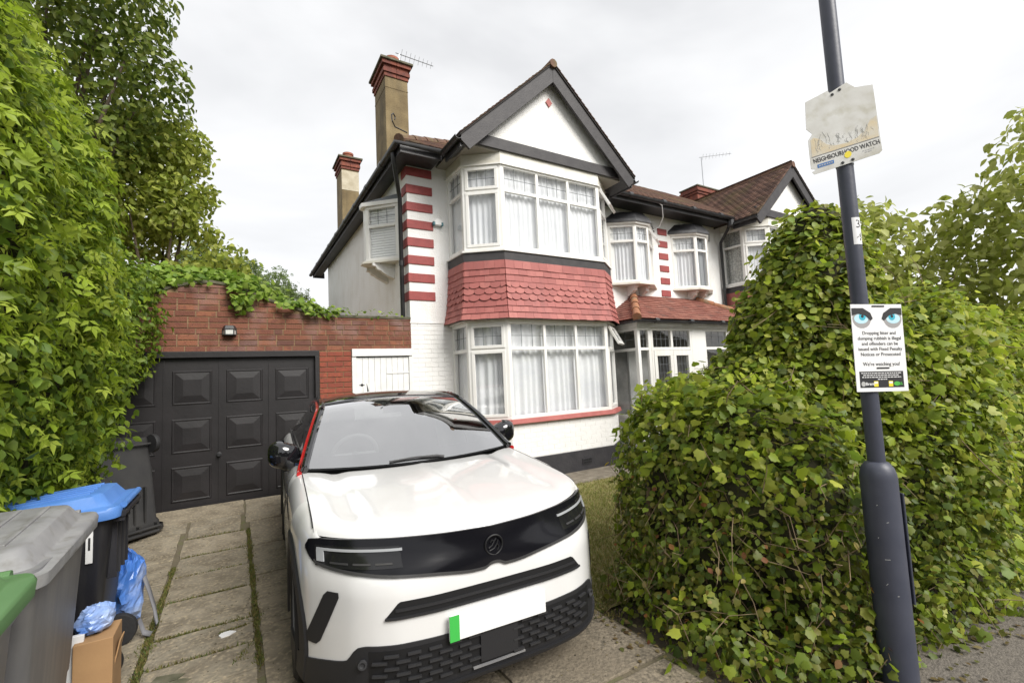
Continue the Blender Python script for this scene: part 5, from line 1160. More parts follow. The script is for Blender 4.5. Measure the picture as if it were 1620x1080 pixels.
# ---- dark tree and lighter trees behind the garage
def tree(name, label, base, crown, n, templ, size, tints, r0, depth=.5, amp=.5, limbs=9, zc=0, out=.07, corek=0, group=None, up=.3):
    t = empty(name, base, label=label, cat='tree', group=group); big = max(crown, key=lambda b: b[1][0]); limb_tree(t, base, big[0], big[1], r0, limbs)
    P, N = sample_shell(crown, n, depth=depth, amp=amp, out=out, face=False); foliage(t, P, N, templ, size, tints, name='crown', up=up)
    if corek: core(t, crown, corek)
    return t
DK = [(0.12, 0.175, 0.025), (0.17, 0.225, 0.035), (0.075, 0.115, 0.02), (0.25, 0.29, 0.05)]
tree('evergreen_tree', 'dark small leaved tree rising behind the left hedge', (-2.3, 8.0, 0), [((-1.95, 7.9, 6.0), (1.2, 1.0, 1.05)), ((-1.2, 7.8, 6.05), (.72, .7, .6)), ((-2.0, 7.6, 7.0), (1.15, 1.0, .95)), ((-1.9, 7.6, 5.0), (.8, .7, .7))], 11000, 'ovate', (.07, .12), DK, .16, depth=.45, amp=.45)
YG_ = [(0.33, 0.38, 0.06), (0.27, 0.33, 0.05), (0.42, 0.45, 0.10), (0.20, 0.26, 0.045)]
tree('ash_tree', 'light green tree behind the brick garage', (-1.1, 9.2, 0), [((-1.1, 9.0, 4.4), (.85, .8, .85)), ((-.62, 9.0, 4.75), (.55, .5, .45)), ((-.45, 9.0, 4.1), (.5, .5, .5)), ((-1.0, 9.0, 5.4), (.65, .6, .5)), ((-.7, 8.8, 3.6), (.7, .5, .4))], 9000, 'ovate', (.07, .125), YG_, .12, depth=.4, amp=.5)
FT = [(0.17, 0.24, 0.07), (0.21, 0.28, 0.09), (0.14, 0.2, 0.06)]
tree('feathery_tree', 'pale feathery young tree showing above the garage ivy', (.15, 13.2, 0), [((.0, 13.2, 4.35), (.62, .6, .75)), ((-.6, 13.0, 4.3), (.6, .6, .9)), ((.45, 13.1, 3.9), (.48, .4, .45)), ((-.2, 13.0, 3.6), (.8, .5, .5))], 4200, 'pinnate', (.14, .24), FT, .06, depth=.3, amp=.35, limbs=7)
tree('sapling', 'small wispy sapling beside the far end of the house', (1.05, 14.2, 0), [((.95, 14.2, 4.3), (.36, .3, .5)), ((1.25, 14.1, 3.9), (.42, .3, .35)), ((1.0, 14.1, 3.6), (.6, .3, .4))], 1300, 'pinnate', (.12, .2), FT, .03, depth=.2, amp=.25, limbs=6)
# ---- ivy on the garage parapet
iv = empty('parapet_ivy', (-.2, 7.2, 2.9), label='trailing ivy growing over the curved garage parapet', cat='ivy')
IB = [((x, 7.36, arch(x) + .06), (.20, .16, .07)) for x in np.arange(-1.2, .25, .16)] + [((x, 7.33, arch(x) + .04), (.16, .12, .06)) for x in np.arange(.25, 1.2, .14)] + [((.04, 7.08, 2.90), (.13, .04, .09)), ((.10, 7.07, 2.80), (.08, .03, .06)), ((.60, 7.09, 2.70), (.10, .04, .06)), ((.95, 7.10, 2.63), (.10, .04, .04)), ((-1.05, 7.08, 2.85), (.18, .08, .2)), ((-.6, 7.55, 3.12), (.7, .25, .16))]
IG = [(0.20, 0.32, 0.035), (0.28, 0.40, 0.06), (0.13, 0.23, 0.03), (0.34, 0.44, 0.09)]
AX = np.vectorize(arch); P, N = sample_shell(IB, 2400, depth=.08, amp=.05, out=.04, keep=lambda P: (P[:, 2] > AX(P[:, 0]) - .01) | (np.abs(P[:, 0] - .06) < .13) | (P[:, 0] < -1.0)); foliage(iv, P, N, 'palmate', (.05, .095), IG, name='foliage', up=.4, droop=.6)
P, N = sample_shell([((x, 7.2, arch(x) + .05), (.12, .08, .05)) for x in np.arange(1.2, 2.3, .22)], 90, depth=.03, amp=.03, out=.03); foliage(iv, P, N, 'palmate', (.03, .06), IG, name='foliage', up=.6)
# ---- right hand corner hedge
RH = [((2.93, 2.22, .67), (.52, .56, .70)), ((2.74, 1.97, .35), (.40, .40, .5)), ((2.84, 1.82, .75), (.43, .40, .70)), ((3.25, 1.95, .72), (.60, .56, .68)), ((3.05, 1.62, .62), (.55, .40, .75)), ((3.5, 2.4, .70), (.65, .5, .62)), ((3.88, 1.85, .85), (.62, .60, .85)), ((4.3, 1.75, .95), (.9, .6, .98)), ((5.2, 1.75, 1.05), (.9, .6, 1.0)), ((6.1, 1.8, 1.15), (.9, .65, 1.0)), ((7.2, 1.9, 1.2), (1.2, .7, 1.0)), ((2.60, 1.66, .06), (.36, .26, .16)), ((2.45, 2.15, .08), (.18, .36, .16)), ((3.3, 1.36, .05), (.9, .16, .2)), ((4.5, 1.28, .08), (1.2, .16, .22))]
TB = [((3.55, 1.95, 1.32), (.42, .38, .45)), ((3.70, 1.86, 1.80), (.37, .35, .52)), ((3.85, 1.75, 2.05), (.42, .40, .80)), ((3.84, 1.72, 1.5), (.46, .42, .7)), ((3.88, 1.75, 2.5), (.30, .30, .40))]
rh = empty('corner_hedge', (3.3, 1.9, 0), label='overgrown ivy and maple hedge at the corner behind the lamp post', cat='hedge')
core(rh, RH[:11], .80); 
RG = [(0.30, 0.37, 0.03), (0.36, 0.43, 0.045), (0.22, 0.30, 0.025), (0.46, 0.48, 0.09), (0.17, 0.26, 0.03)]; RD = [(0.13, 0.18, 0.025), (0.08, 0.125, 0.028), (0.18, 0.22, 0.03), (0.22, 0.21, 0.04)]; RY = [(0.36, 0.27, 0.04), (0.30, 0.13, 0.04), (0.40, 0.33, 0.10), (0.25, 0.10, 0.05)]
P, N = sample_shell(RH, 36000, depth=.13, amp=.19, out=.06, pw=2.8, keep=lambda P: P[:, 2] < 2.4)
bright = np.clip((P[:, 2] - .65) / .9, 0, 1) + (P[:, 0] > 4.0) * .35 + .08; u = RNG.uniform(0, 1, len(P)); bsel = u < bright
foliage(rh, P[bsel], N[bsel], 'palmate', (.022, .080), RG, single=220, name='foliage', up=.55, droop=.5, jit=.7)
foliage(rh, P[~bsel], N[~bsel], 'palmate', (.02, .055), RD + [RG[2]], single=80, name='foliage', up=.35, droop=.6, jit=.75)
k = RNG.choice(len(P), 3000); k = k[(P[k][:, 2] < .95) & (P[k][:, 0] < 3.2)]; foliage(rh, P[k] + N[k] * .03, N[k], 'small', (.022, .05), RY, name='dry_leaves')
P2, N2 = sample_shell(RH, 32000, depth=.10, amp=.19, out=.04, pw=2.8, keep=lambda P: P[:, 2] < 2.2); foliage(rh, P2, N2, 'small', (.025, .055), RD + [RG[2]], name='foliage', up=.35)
twigs(rh, P, N, 420); kk = (P[:, 2] < 1.0) & (P[:, 0] < 3.1); twigs(rh, P[kk], N[kk], 260, L=(.08, .3), r=.003)
for a, b, r_ in (((2.42, 2.3, .62), (2.46, 2.32, .80), .022), ((2.9, 1.55, .8), (2.95, 1.52, .95), .012)): MB().tube([a, b], [r_, r_ * .8], 8).build('cut_stem', 'twig', rh)
# pale dry debris at the hedge foot
fl = MB()
tb = empty('ivy_column', (3.85, 1.75, 0), label='tall ivy covered bush rising behind the lamp post signs', cat='bush')
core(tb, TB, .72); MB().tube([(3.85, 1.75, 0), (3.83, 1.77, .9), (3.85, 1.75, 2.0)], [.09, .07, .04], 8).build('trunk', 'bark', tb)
P, N = sample_shell(TB, 12500, depth=.10, amp=.14, out=.05); bs = RNG.uniform(0, 1, len(P)) < .8
foliage(tb, P[bs], N[bs], 'round', (.035, .075), RG, single=150, name='foliage', up=.45, droop=.6); foliage(tb, P[~bs], N[~bs], 'small', (.035, .065), RD, name='foliage'); twigs(tb, P, N, 120)
P2, N2 = sample_shell(TB, 9000, depth=.07, amp=.14, out=.03); foliage(tb, P2, N2, 'small', (.03, .055), RD, name='foliage')
# trees to the right
RT_ = [(0.33, 0.38, 0.07), (0.40, 0.44, 0.10), (0.26, 0.31, 0.05), (0.48, 0.50, 0.18)]
tree('maple_tree', 'airy green tree beyond the corner hedge, middle of the right side', (7.9, 2.75, 0), [((7.4, 2.65, 2.95), (.6, .6, .75)), ((7.9, 2.5, 3.15), (.7, .7, .8)), ((8.3, 2.3, 2.6), (.8, .7, .7)), ((7.5, 2.4, 2.1), (.9, .7, .6)), ((8.6, 2.0, 3.3), (.6, .55, .7)), ((8.35, 2.2, 3.5), (.6, .6, .65)), ((8.8, 1.85, 2.5), (.7, .6, .8))], 5600, 'ovate', (.09, .16), RT_, .09, depth=.35, amp=.45, limbs=14)
tree('street_maple', 'taller green tree cut by the right edge of the view', (8.6, 1.55, 0), [((8.9, 1.3, 3.3), (.8, .8, 1.1)), ((8.7, 1.0, 4.0), (.7, .7, .7)), ((8.5, 1.2, 2.4), (.8, .7, .7)), ((9.4, .8, 3.8), (1.0, .9, 1.1))], 2700, 'ovate', (.09, .16), RT_, .10, depth=.35, amp=.45, limbs=14)
# fallen leaves on drive edge
n = 240; X_ = np.where(RNG.uniform(0, 1, n) < .6, RNG.normal(2.12, .12, n), RNG.uniform(2.5, 5, n)); Y_ = np.where(X_ < 2.5, RNG.uniform(1.5, 2.9, n), RNG.normal(.98, .06, n)); Pl = np.stack([X_, Y_, np.full(n, .014)], 1)
lt = foliage(None, Pl, np.tile([0, 0, 1.0], (n, 1)), 'small', (.015, .045), [(0.20, 0.15, 0.07), (0.14, 0.09, 0.04), (0.30, 0.25, 0.12), (0.10, 0.14, 0.03)], name='leaf_litter', up=3, jit=.25); tag(lt, 'dry fallen leaves scattered along the hedge foot', 'leaves')
n = 2600; Xg = RNG.uniform(-1.1, 2.1, n); Yg = RNG.uniform(1.5, 7.0, n); Pg = np.stack([Xg, Yg, np.where(Yg < 5.6, .010, (Yg - 5.6) * .112 + .010)], 1)
gt = foliage(None, Pg, np.tile([0, 0, 1.0], (n, 1)), 'small', (.006, .017), [(0.10, 0.08, 0.05), (0.30, 0.26, 0.19), (0.16, 0.13, 0.07), (0.05, 0.045, 0.03)], name='drive_grit', mt='grass', up=4, jit=.2); tag(gt, 'grit and dry plant bits scattered over the driveway slabs', 'grit')
# unseen hedge bank added across the road to darken reflections
fh = empty('reflection_hedge', (5, -13, 0), label='unseen dark hedge bank added behind the viewer to darken reflections', cat='hedge')
FB = [((x, -13 + .6 * math.sin(x), 1.6), (2.6, 1.2, 2.4 + .9 * math.sin(x * .7))) for x in np.arange(-26, 34, 2.6)]
core(fh, FB, 1.0, name='foliage')
# ================================================================== BINS AND RUBBISH
def wheelie_bin(name, loc, rz, label, body_m, lid_m, flip=False, w=.58, d=.72, number=False, lid=True, h=1.0):
    t = empty(name, loc, rz=rz, label=label, cat='wheelie bin', group='wheelie bins along the hedge')
    tr = (lambda p: (-p[0], p[1], 1.06 - p[2])) if flip else (lambda p: p)
    def fin(q, nm, m, parent=t, **k):
        q.v = [tr(p) for p in q.v]; return q.build(nm, m, parent, local=True, fixn=True, **k)
    def ring(z, hw, hd, r=.05, off=0.0, n=4):
        P = []
        for cx, cy, a0 in ((1, 1, 0), (-1, 1, 90), (-1, -1, 180), (1, -1, 270)):
            for i in range(n + 1): a = math.radians(a0 + 90 * i / n); P.append((cx * (hw - r) + r * math.cos(a), off + cy * (hd - r) + r * math.sin(a), z))
        return P
    q = MB(); R = [ring(.035, w * .39, d * .34), ring(.06, w * .40, d * .35), ring(.35, w * .425, d * .39), ring(.36, w * .432, d * .396), ring(.90, w * .475, d * .45), ring(.93, w * .50, d * .475), ring(h - .01, w * .505, d * .48), ring(h - .01, w * .46, d * .44), ring(.5, w * .40, d * .36)]
    q.grid(R, True); q.add(R[0], [tuple(range(len(R[0]) - 1, -1, -1))]); q.add(R[-1], [tuple(range(len(R[-1])))])
    body = fin(q, 'body', body_m, smooth=True, angle=35)
    q = MB()
    for x in (-.17, 0, .17): fin(MB().box(x - .012, x + .012, -d * .46, -d * .40, .45, .90), 'rib', body_m, body)
    for x in (-.16, -.06, .06, .16): fin(MB().box(x - .008, x + .008, d * .40, d * .475, .55, .925), 'rib', body_m, body)
    q = MB(); q.tube([(-w * .44, d * .53, h - .02), (w * .44, d * .53, h - .02)], .016, 10)
    for x in (-w * .40, -.08, .08, w * .40): q.box(x - .012, x + .012, d * .46, d * .54, h - .06, h + .0)
    fin(q, 'handle', body_m, body, smooth=True)
    for s in (-1, 1):
        q = MB(); q.lathe((s * w * .36, d * .40, .10), [(.03, 0), (.095, .004), (.10, .012), (.10, .04), (.095, .05), (.06, .05), (.05, .042), (.02, .042)], 24, (s, 0, 0)); wh = fin(q, 'wheel', 'rubber', smooth=True)
        q = MB(); q.lathe((s * (w * .36 + .045), d * .40, .10), [(.045, 0), (.04, .006), (.012, .010)], 14, (s, 0, 0)); fin(q, 'hub', 'bin_dark', wh, smooth=True)
    q = MB(); q.tube([(-w * .36, d * .40, .10), (w * .36, d * .40, .10)], .012, 8); fin(q, 'axle', 'bin_dark')
    if lid:
        q = MB(); hw, hd = w * .525, d * .50
        R = [ring(h - .05, hw + .012, hd + .012, .06), ring(h - .004, hw + .016, hd + .016, .06), ring(h + .004, hw + .008, hd + .008, .055), ring(h + .008, hw - .035, hd - .035, .05), ring(h + .016, hw - .042, hd - .042, .05), ring(h + .075, hw - .075, hd - .08, .05), ring(h + .085, hw - .105, hd - .11, .045)]
        for i, r in enumerate(R): R[i] = [(x, y, z + (.03 * (y / hd) if z > h else .02 * (y / hd))) for x, y, z in r]
        q.grid(R, True); q.add(R[-1], [tuple(range(len(R[-1])))]); ld = fin(q, 'lid', lid_m, smooth=True, angle=40)
        for i in range(5):
            x = -w * .30 + i * w * .15; q = MB(); q.box(x - .008, x + .008, -hd + .14, hd - .14, h + .07, h + .094); q.v = [(a, b, c + .03 * b / hd) for a, b, c in q.v]; fin(q, 'lid_rib', lid_m, ld, bevel=.003)
        for x in (-.16, .16):
            q = MB(); q.tube([(x - .07, -hd + .0, h + .005), (x - .06, -hd - .035, h + .012), (x + .06, -hd - .035, h + .012), (x + .07, -hd, h + .005)], .010, 8); fin(q, 'lid_grip', lid_m, ld, smooth=True)
        q = MB(); q.tube([(-w * .42, hd + .02, h + .03), (w * .42, hd + .02, h + .03)], .018, 10); fin(q, 'hinge', lid_m, ld, smooth=True)
    if number:
        q = MB(); fin(MB().box(w * .478, w * .484, .02, .075, .66, .84), 'number_label', 'carton_white')
    return t
b1 = wheelie_bin('wheelie_bin', (-.935, 2.75, -.005), 0, 'grey wheelie bin with ribbed grey lid, nearest whole bin at left', 'bin_grey', 'bin_grey_lid', w=.64, d=.78)
mat('sticker_red', (.55, .10, .03), .5)
st = MB().box(-.19, -.06, -.05, .08, 1.0935, 1.097).build('sticker', 'carton_white', b1, local=True); MB().box(-.17, -.08, -.035, .065, 1.0972, 1.098).build('sticker_print', 'ink_faint', st, local=True); MB().prism([(-.165, .0), (-.12, .0), (-.12, -.02), (-.085, .015), (-.12, .05), (-.12, .03), (-.165, .03)], lambda x, y: (x, y, 1.0982), lambda x, y: (x, y, 1.0992)).build('sticker_arrow', 'sticker_red', st, local=True)
b2 = wheelie_bin('wheelie_bin', (-.915, 3.76, .004), -math.pi / 2, 'black wheelie bin with bright blue lid beside the hedge', 'bin_black', 'bin_blue', w=.56, d=.68, h=.94)
MB().box(.262, .2685, .205, .235, .68, .865).build('number_label', 'carton_white', b2, local=True)
text_mesh('1', .10, 'ink', b2, Matrix.Translation((.269, .22, .78)) @ Matrix(((0, 0, 1, 0), (1, 0, 0, 0), (0, 1, 0, 0), (0, 0, 0, 1))), name='number')
b3 = wheelie_bin('wheelie_bin', (-1.17, 6.52, .11), math.radians(-140), 'black wheelie bin standing upside down with wheels up by the garage', 'bin_dark', 'bin_dark', flip=True, lid=True, w=.64, d=.76)
b4 = wheelie_bin('wheelie_bin', (-.895, 1.86, -.012), 0, 'green lidded bin cut off by the left edge of the view', 'bin_grey', 'bin_green', w=.60, d=.74)
def crumple(name, c, r, m, label, cat, seed, flat=.8, k=1.0):
    rs = np.random.default_rng(seed); D = rs.normal(0, 1, (54, 3)); D /= np.linalg.norm(D, axis=1, keepdims=True); A = rs.uniform(.74, 1.02, 54); rows = []
    for i in range(17):
        th = -math.pi / 2 + math.pi * i / 16; row = []
        for j in range(26):
            ph = 2 * math.pi * (j + .5 * (i % 2)) / 26; d = np.array([math.cos(th) * math.cos(ph), math.cos(th) * math.sin(ph), math.sin(th)]); q = np.min(np.where(D @ d > .15, A / np.maximum(D @ d, .15), 9)); q = min(q, 1.15) * (1 + .05 * math.sin(ph * 7 + th * 5)); q *= 1 + (.055 * rs.uniform(-1, 1) if 0 < i < 16 else 0); p = np.array(c) + d * q * np.array(r) * k; p[2] = max(p[2], c[2] - r[2] * flat); row.append(p)
        rows.append(row)
    o = MB().grid(rows, True).build(name, m, None, fixn=True, smooth=False); tag(o, label, cat); return o
bagE = empty('rubbish_bag', (-.60, 4.22, .01), label='crumpled blue woven bag with grey strap slumped beside the blue lidded bin', cat='bag')
bg_ = crumple('bag_body', (-.64, 4.24, .28), (.11, .19, .28), 'bag_blue', None, None, 3); bg_.parent = bagE; bg_.location = -Vector((-.60, 4.22, .01))
cv = [Vector(p) for p in ((-.545, 4.16, .34), (-.515, 4.16, .24), (-.485, 4.14, .13), (-.46, 4.06, .04), (-.48, 3.97, .022), (-.52, 3.98, .04), (-.555, 4.06, .10))]
MB().grid([[p + Vector((.0, .0, 0)), p + Vector((.012, .030, .016))] for p in cv]).build('strap', 'strap_grey', bagE, solid=.004, smooth=True)
bx = empty('cardboard_box', (-.62, 3.32, .01), label='open brown cardboard box squeezed between the bins', cat='box')
MB().box(-.69, -.535, 3.20, 3.42, .012, .375).build('box_body', 'cardboard', bx, bevel=.003); MB().obox((-.527, 3.30, .27), (.003, 0, .0), (0, .05, 0), (.012, 0, .06)).build('flap', 'cardboard', bx)
tag(MB().obox((-.70, 3.24, .21), (.035, .0, .0), (0, .012, 0), (0.012, 0, .20)).build('white_carton', 'carton_white', None, bevel=.003), 'flat white carton leaning beside the cardboard box', 'carton')
crumple('plastic_sheet', (-.63, 3.33, .435), (.095, .11, .075), 'bag_blue', 'crumpled blue plastic bag on top of the cardboard box', 'bag', 9)
# ================================================================== LAMP POST AND SIGNS
LPX, LPY = 2.83, 1.106
lp = empty('lamp_post', (LPX, LPY, 0), label='dark blue grey steel lamp post in front of the corner hedge', cat='lamp post')
MB().lathe((LPX, LPY, -.02), [(.079, 0), (.079, 1.02), (.077, 1.045), (.069, 1.075), (.052, 1.10), (.041, 1.106)], 32).build('base_column', 'pole_paint', lp, smooth=True)
MB().lathe((LPX, LPY, 1.08), [(.0385, 0), (.0385, 2.0), (.038, 4.5)], 28).build('shaft', 'pole_paint', lp, smooth=True)
for k, (a, zz, ln, tl) in enumerate(((3.55, .62, .022, .1), (3.3, .88, .008, .6), (3.75, .80, .010, .3), (3.4, .5, .012, .9), (3.9, .45, .008, .2), (3.2, .72, .006, 1.2))):   # paint scratches
    dd_ = Vector((math.cos(a), math.sin(a), 0)); tt_ = Vector((-dd_.y, dd_.x, 0)); MB().obox(Vector((LPX, LPY, zz)) + dd_ * .0788, dd_ * .0006, (tt_ * math.cos(tl) + Vector((0, 0, math.sin(tl)))) * ln * .5, (tt_ * -math.sin(tl) + Vector((0, 0, math.cos(tl)))) * .0013).build('paint_scratch', 'ink_faint', lp)
n_ = Vector((.85, -.53, 0)).normalized(); s_ = Vector((-n_.y, n_.x, 0))
MB().obox(Vector((LPX, LPY, .66)) + n_ * .083, n_ * .005, s_ * .045, Vector((0, 0, .27))).build('service_door', 'pole_paint', lp, bevel=.004)
MB().tube([(LPX, LPY, 5.58), (LPX, LPY, 5.9), (LPX, LPY - .3, 6.0), (LPX, LPY - .9, 6.05)], .03, 8).build('bracket', 'pole_paint', lp)
MB().obox((LPX, LPY - 1.1, 6.05), (.12, 0, 0), (0, .28, 0), (0, 0, .05)).build('lantern', 'bin_grey', lp, bevel=.02)
def sign_frame(az, off):
    a = math.radians(az); r = Vector((math.sin(a), math.cos(a), 0)); n = Vector((r.y, -r.x, 0)); n = n if n.dot(Vector((-LPX, -LPY, 0))) > 0 else -n; Q = Vector((LPX, LPY, 0)) + n * off
    F = lambda u, z, d=0.0: Q + r * u + n * d + Vector((0, 0, z))
    mtx = Matrix(((r.x, 0, n.x, 0), (r.y, 0, n.y, 0), (0, 1, 0, 0), (0, 0, 0, 1)))
    return F, mtx, r, n, Q
def flat(F, poly, d0, d1, name, m, parent): return MB().prism(poly, lambda u, z: F(u, z, d0), lambda u, z: F(u, z, d1)).build(name, m, parent, fixn=True)
def ell(cx, cy, a, b, n=18, a0=0, a1=6.2832): return [(cx + a * math.cos(t), cy + b * math.sin(t)) for t in np.linspace(a0, a1, n, endpoint=(a1 - a0) < 6.28)]
def txt(body, size, m, F, mtx, u, z, d, parent, rot=0.0, sx=1.0, align='CENTER', bold=0.0, name='lettering'):
    p = F(u, z, d) - origin_of(parent); return text_mesh(body, size, m, parent, Matrix.Translation(p) @ mtx @ Matrix.Rotation(rot, 4, 'Z'), sx=sx, align=align, bold=bold, name=name)
# --- litter notice
F, mtx, r, n, Q = sign_frame(115, .044)
ls = empty('litter_sign', tuple(F(.04, 1.45)), label='white litter warning sign with staring blue eyes on the lamp post', cat='sign')
T = math.radians(-1.6); cu, cz_ = .041, 1.667
rot2 = lambda u, z: (cu + (u * math.cos(T) - z * math.sin(T)), cz_ + (u * math.sin(T) + z * math.cos(T)))
R2 = lambda poly: [rot2(u, z) for u, z in poly]
RC = lambda a, b, c, d: R2([(a, c), (b, c), (b, d), (a, d)])
flat(F, RC(-.145, .145, -.225, .225), 0, .003, 'board', 'sign_white', ls)
for sg in (-1, 1):
    e = sg * .088
    flat(F, R2(ell(e, .150, .052, .050)), .0032, .0036, 'eye_shadow', 'shade_grey', ls); flat(F, R2(ell(e + sg * .003, .150, .040, .026)), .0037, .0041, 'eye_white', 'eye_pale', ls)
    flat(F, R2(ell(e - sg * .004, .160, .019, .019)), .0042, .0046, 'iris', 'eye_cyan', ls); flat(F, R2(ell(e - sg * .004, .162, .008, .008, 12)), .0047, .0050, 'pupil', 'ink', ls)
    flat(F, R2([(e + sg * .053, .205), (e + sg * .053, .168), (e + sg * .02, .176), (e - sg * .02, .166), (e - sg * .05, .140), (e - sg * .062, .150), (e - sg * .05, .180), (e - sg * .01, .205)]), .0047, .0052, 'brow', 'ink', ls)
for i, tx in enumerate(('Dropping litter and', 'dumping rubbish is illegal', 'and offenders can be', 'issued with Fixed Penalty', 'Notices or Prosecuted')):
    u, z = rot2(.004, .075 - i * .0275); txt(tx, .0245, 'ink', F, mtx, u, z, .0035, ls, rot=T, bold=0.0)
u, z = rot2(.004, -.085); txt("We're watching you!", .026, 'ink', F, mtx, u, z, .0035, ls, rot=T, sx=.95)
flat(F, RC(-.125, .122, -.205, -.122), .0031, .0037, 'footer_panel', 'ink', ls)
def small_print(F, tr, rows, m, parent, d, h):       # print too small to read: rows of word-length dashes
    q = MB(); rs_ = random.Random(4)
    for u0, u1, zc in rows:
        u = u0
        while u < u1 - .004:
            w_ = min(rs_.uniform(.006, .018), u1 - u); P_ = [tr(a, b) for a, b in ((u, zc - h / 2), (u + w_, zc - h / 2), (u + w_, zc + h / 2), (u, zc + h / 2))]
            q.prism(P_, lambda a, b: F(a, b, d), lambda a, b: F(a, b, d + .0003)); u += w_ + .0035
    o = q.build('small_print', m, parent, fixn=True); o['kind'] = 'stuff'; return o
small_print(F, rot2, [(-.115, .112, -.131), (-.105, .10, -.1415), (-.112, .108, -.152), (-.025, .03, -.1625)], 'white_ink', ls, .0038, .0042)
u, z = rot2(-.070, -.186); txt('Brent', .022, 'white_ink', F, mtx, u, z, .0038, ls, rot=T, bold=.0003); flat(F, R2(ell(-.107, -.186, .012, .013, 12)), .0038, .0042, 'crest', 'ink_faint', ls)
for uu in (-.036, .047): flat(F, RC(uu - .012, uu + .012, -.200, -.172), .0038, .0042, 'badge', 'ink_yellow', ls); flat(F, RC(uu - .010, uu + .010, -.185, -.175), .0043, .0046, 'badge_print', 'white_ink', ls)
flat(F, R2(ell(.082, -.186, .018, .011, 12)), .0038, .0042, 'green_logo', 'ink_green', ls); small_print(F, rot2, [(.09, .115, -.182), (.09, .112, -.190)], 'ink_green', ls, .0044, .005)
for zz in (.215, -.105): flat(F, RC(-.035 + .01, .045, zz - .0035, zz + .0035), .0032, .0055, 'strap_slot', 'ink', ls)
bk = MB(); bk.lathe((LPX, LPY, 1.87), [(.0395, 0), (.041, 0), (.041, .02), (.0395, .02)], 24); bk.build('fixing_band', 'galv', ls); MB().lathe((LPX, LPY, 1.55), [(.0395, 0), (.041, 0), (.041, .02), (.0395, .02)], 24).build('fixing_band', 'galv', ls)
# --- weathered watch sign
F, mtx, r, n, Q = sign_frame(138, .044)
ns = empty('neighbourhood_watch_sign', tuple(F(0, 2.63)), label='weathered white neighbourhood watch sign with chipped edges high on the post', cat='sign')
OUT = [(-.170, 3.030), (-.060, 3.072), (-.052, 3.057), (-.044, 3.060), (.030, 3.098), (.066, 3.062), (.147, 3.058), (.156, 2.694), (.143, 2.681), (-.160, 2.619), (-.171, 2.634), (-.150, 2.645), (-.174, 2.652), (-.175, 2.812), (-.152, 2.846), (-.178, 2.878)]
flat(F, OUT, 0, .003, 'board', 'sign_faded', ns)
TT = math.atan2(2.694 - 2.634, .156 + .171) * .95
pr_ = lambda u, z: (u * math.cos(TT) - z * math.sin(TT) * .0, 2.66 + u * math.tan(TT) + z)
flat(F, [pr_(-.166, .085), pr_(.150, .085), pr_(.149, .20), pr_(.12, .19), pr_(.09, .14), pr_(.05, .115), pr_(0, .105), pr_(-.05, .11), pr_(-.09, .13), pr_(-.12, .17), pr_(-.15, .19), pr_(-.166, .18)], .0031, .0034, 'tan_field', 'sign_tan', ns)
flat(F, [pr_(-.168, .082), pr_(.152, .082), pr_(.152, .086), pr_(-.168, .086)], .0036, .0039, 'rule', 'ink_grey', ns)
u, z = pr_(-.005, .058); txt('NEIGHBOURHOOD WATCH', .034, 'ink', F, mtx, u, z, .0034, ns, rot=TT, sx=.72, bold=.0004)
small_print(F, pr_, [(.07, .125, .034), (.08, .115, .024)], 'ink_faint', ns, .0034, .005)
flat(F, [pr_(-.145, .016), pr_(-.065, .016), pr_(-.065, .036), pr_(-.145, .036)], .0032, .0036, 'blue_strip', 'ink_blue', ns); small_print(F, pr_, [(-.138, -.072, .026)], 'ink_faint', ns, .0038, .006)
flat(F, [pr_(a, b) for a, b in ell(.002, .040, .017, .018, 14)], .0041, .0045, 'yellow_dot', 'ink_yellow', ns)
dr_ = MB(); rs = np.random.default_rng(5)
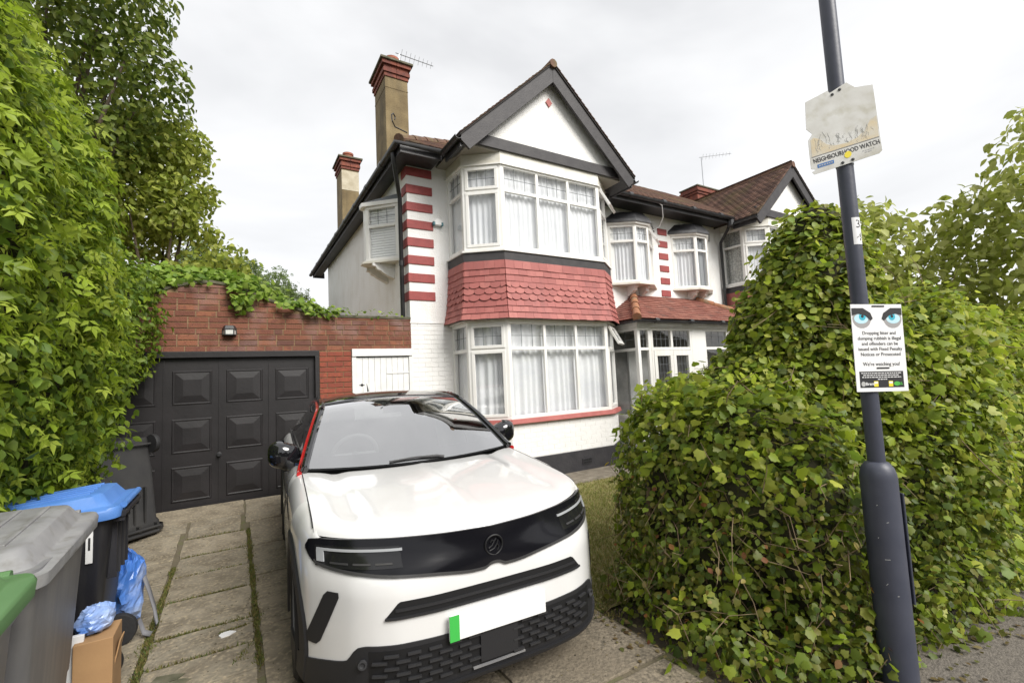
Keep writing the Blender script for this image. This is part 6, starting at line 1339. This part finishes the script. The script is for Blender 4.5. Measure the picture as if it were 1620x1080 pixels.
for k in range(46):                         # faded pencil-like drawing, too worn to read
    u0 = -.14 + .27 * rs.uniform(); z0 = .09 + .05 * rs.uniform(); a = rs.uniform(1.1, 2.0); L = rs.uniform(.015, .06) * (1.2 if abs(u0) > .05 else .7); pts = []
    for s in np.linspace(0, 1, 5): pts.append(F(*pr_(max(-.155, min(.14, u0 + L * s * math.cos(a) + .004 * math.sin(s * 6 + k))), z0 + L * s * math.sin(a)), .0036))
    dr_.tube(pts, .0005, 4, cap=False)
o = dr_.build('faded_drawing', 'ink_faint', ns); o['kind'] = 'stuff'
for u, z in ((-.040, 3.045), (-.004, 3.065), (-.025, 2.660), (.022, 2.670)): MB().lathe(F(u, z, .003), [(.008, 0), (.007, .004), (.003, .005)], 10, n).build('bolt', 'bin_dark', ns)
for zz in (3.04, 2.655): MB().lathe((LPX, LPY, zz), [(.0392, 0), (.041, 0), (.041, .02), (.0392, .02)], 24).build('fixing_band', 'galv', ns)
# --- column number label wrapped round the shaft
cl = empty('column_number_label', (LPX, LPY, 2.2), label='white number label reading 3 and 4 wrapped on the lamp post shaft', cat='label')
az0 = math.atan2(-LPY, -LPX) + .65
G = [[(LPX + .0392 * math.cos(az0 + a), LPY + .0392 * math.sin(az0 + a), z) for z in (2.215, 2.36)] for a in np.linspace(-.55, .75, 12)]
MB().grid(G).build('backing', 'sign_white', cl, smooth=True)
for ch, zz in (('3', 2.322), ('4', 2.252)):
    aa = az0 + .22; nn = Vector((math.cos(aa), math.sin(aa), 0)); rr = Vector((-nn.y, nn.x, 0)); mt_ = Matrix(((rr.x, 0, nn.x, 0), (rr.y, 0, nn.y, 0), (0, 1, 0, 0), (0, 0, 0, 1)))
    o = text_mesh(ch, .062, 'ink', cl, Matrix.Translation(Vector((LPX, LPY, zz)) + nn * .0405 - Vector((LPX, LPY, 2.2))) @ mt_, name='number', extr=.001)
    for v in o.data.vertices:               # bend the figure round the pole
        p = v.co; d = Vector((p.x, p.y, 0)); t_ = d.dot(rr) / .04; rad = .0396 + (.0004 if d.dot(nn) > .0405 else 0); q_ = nn * math.cos(t_) + rr * math.sin(t_); v.co = Vector((q_.x * rad, q_.y * rad, p.z))
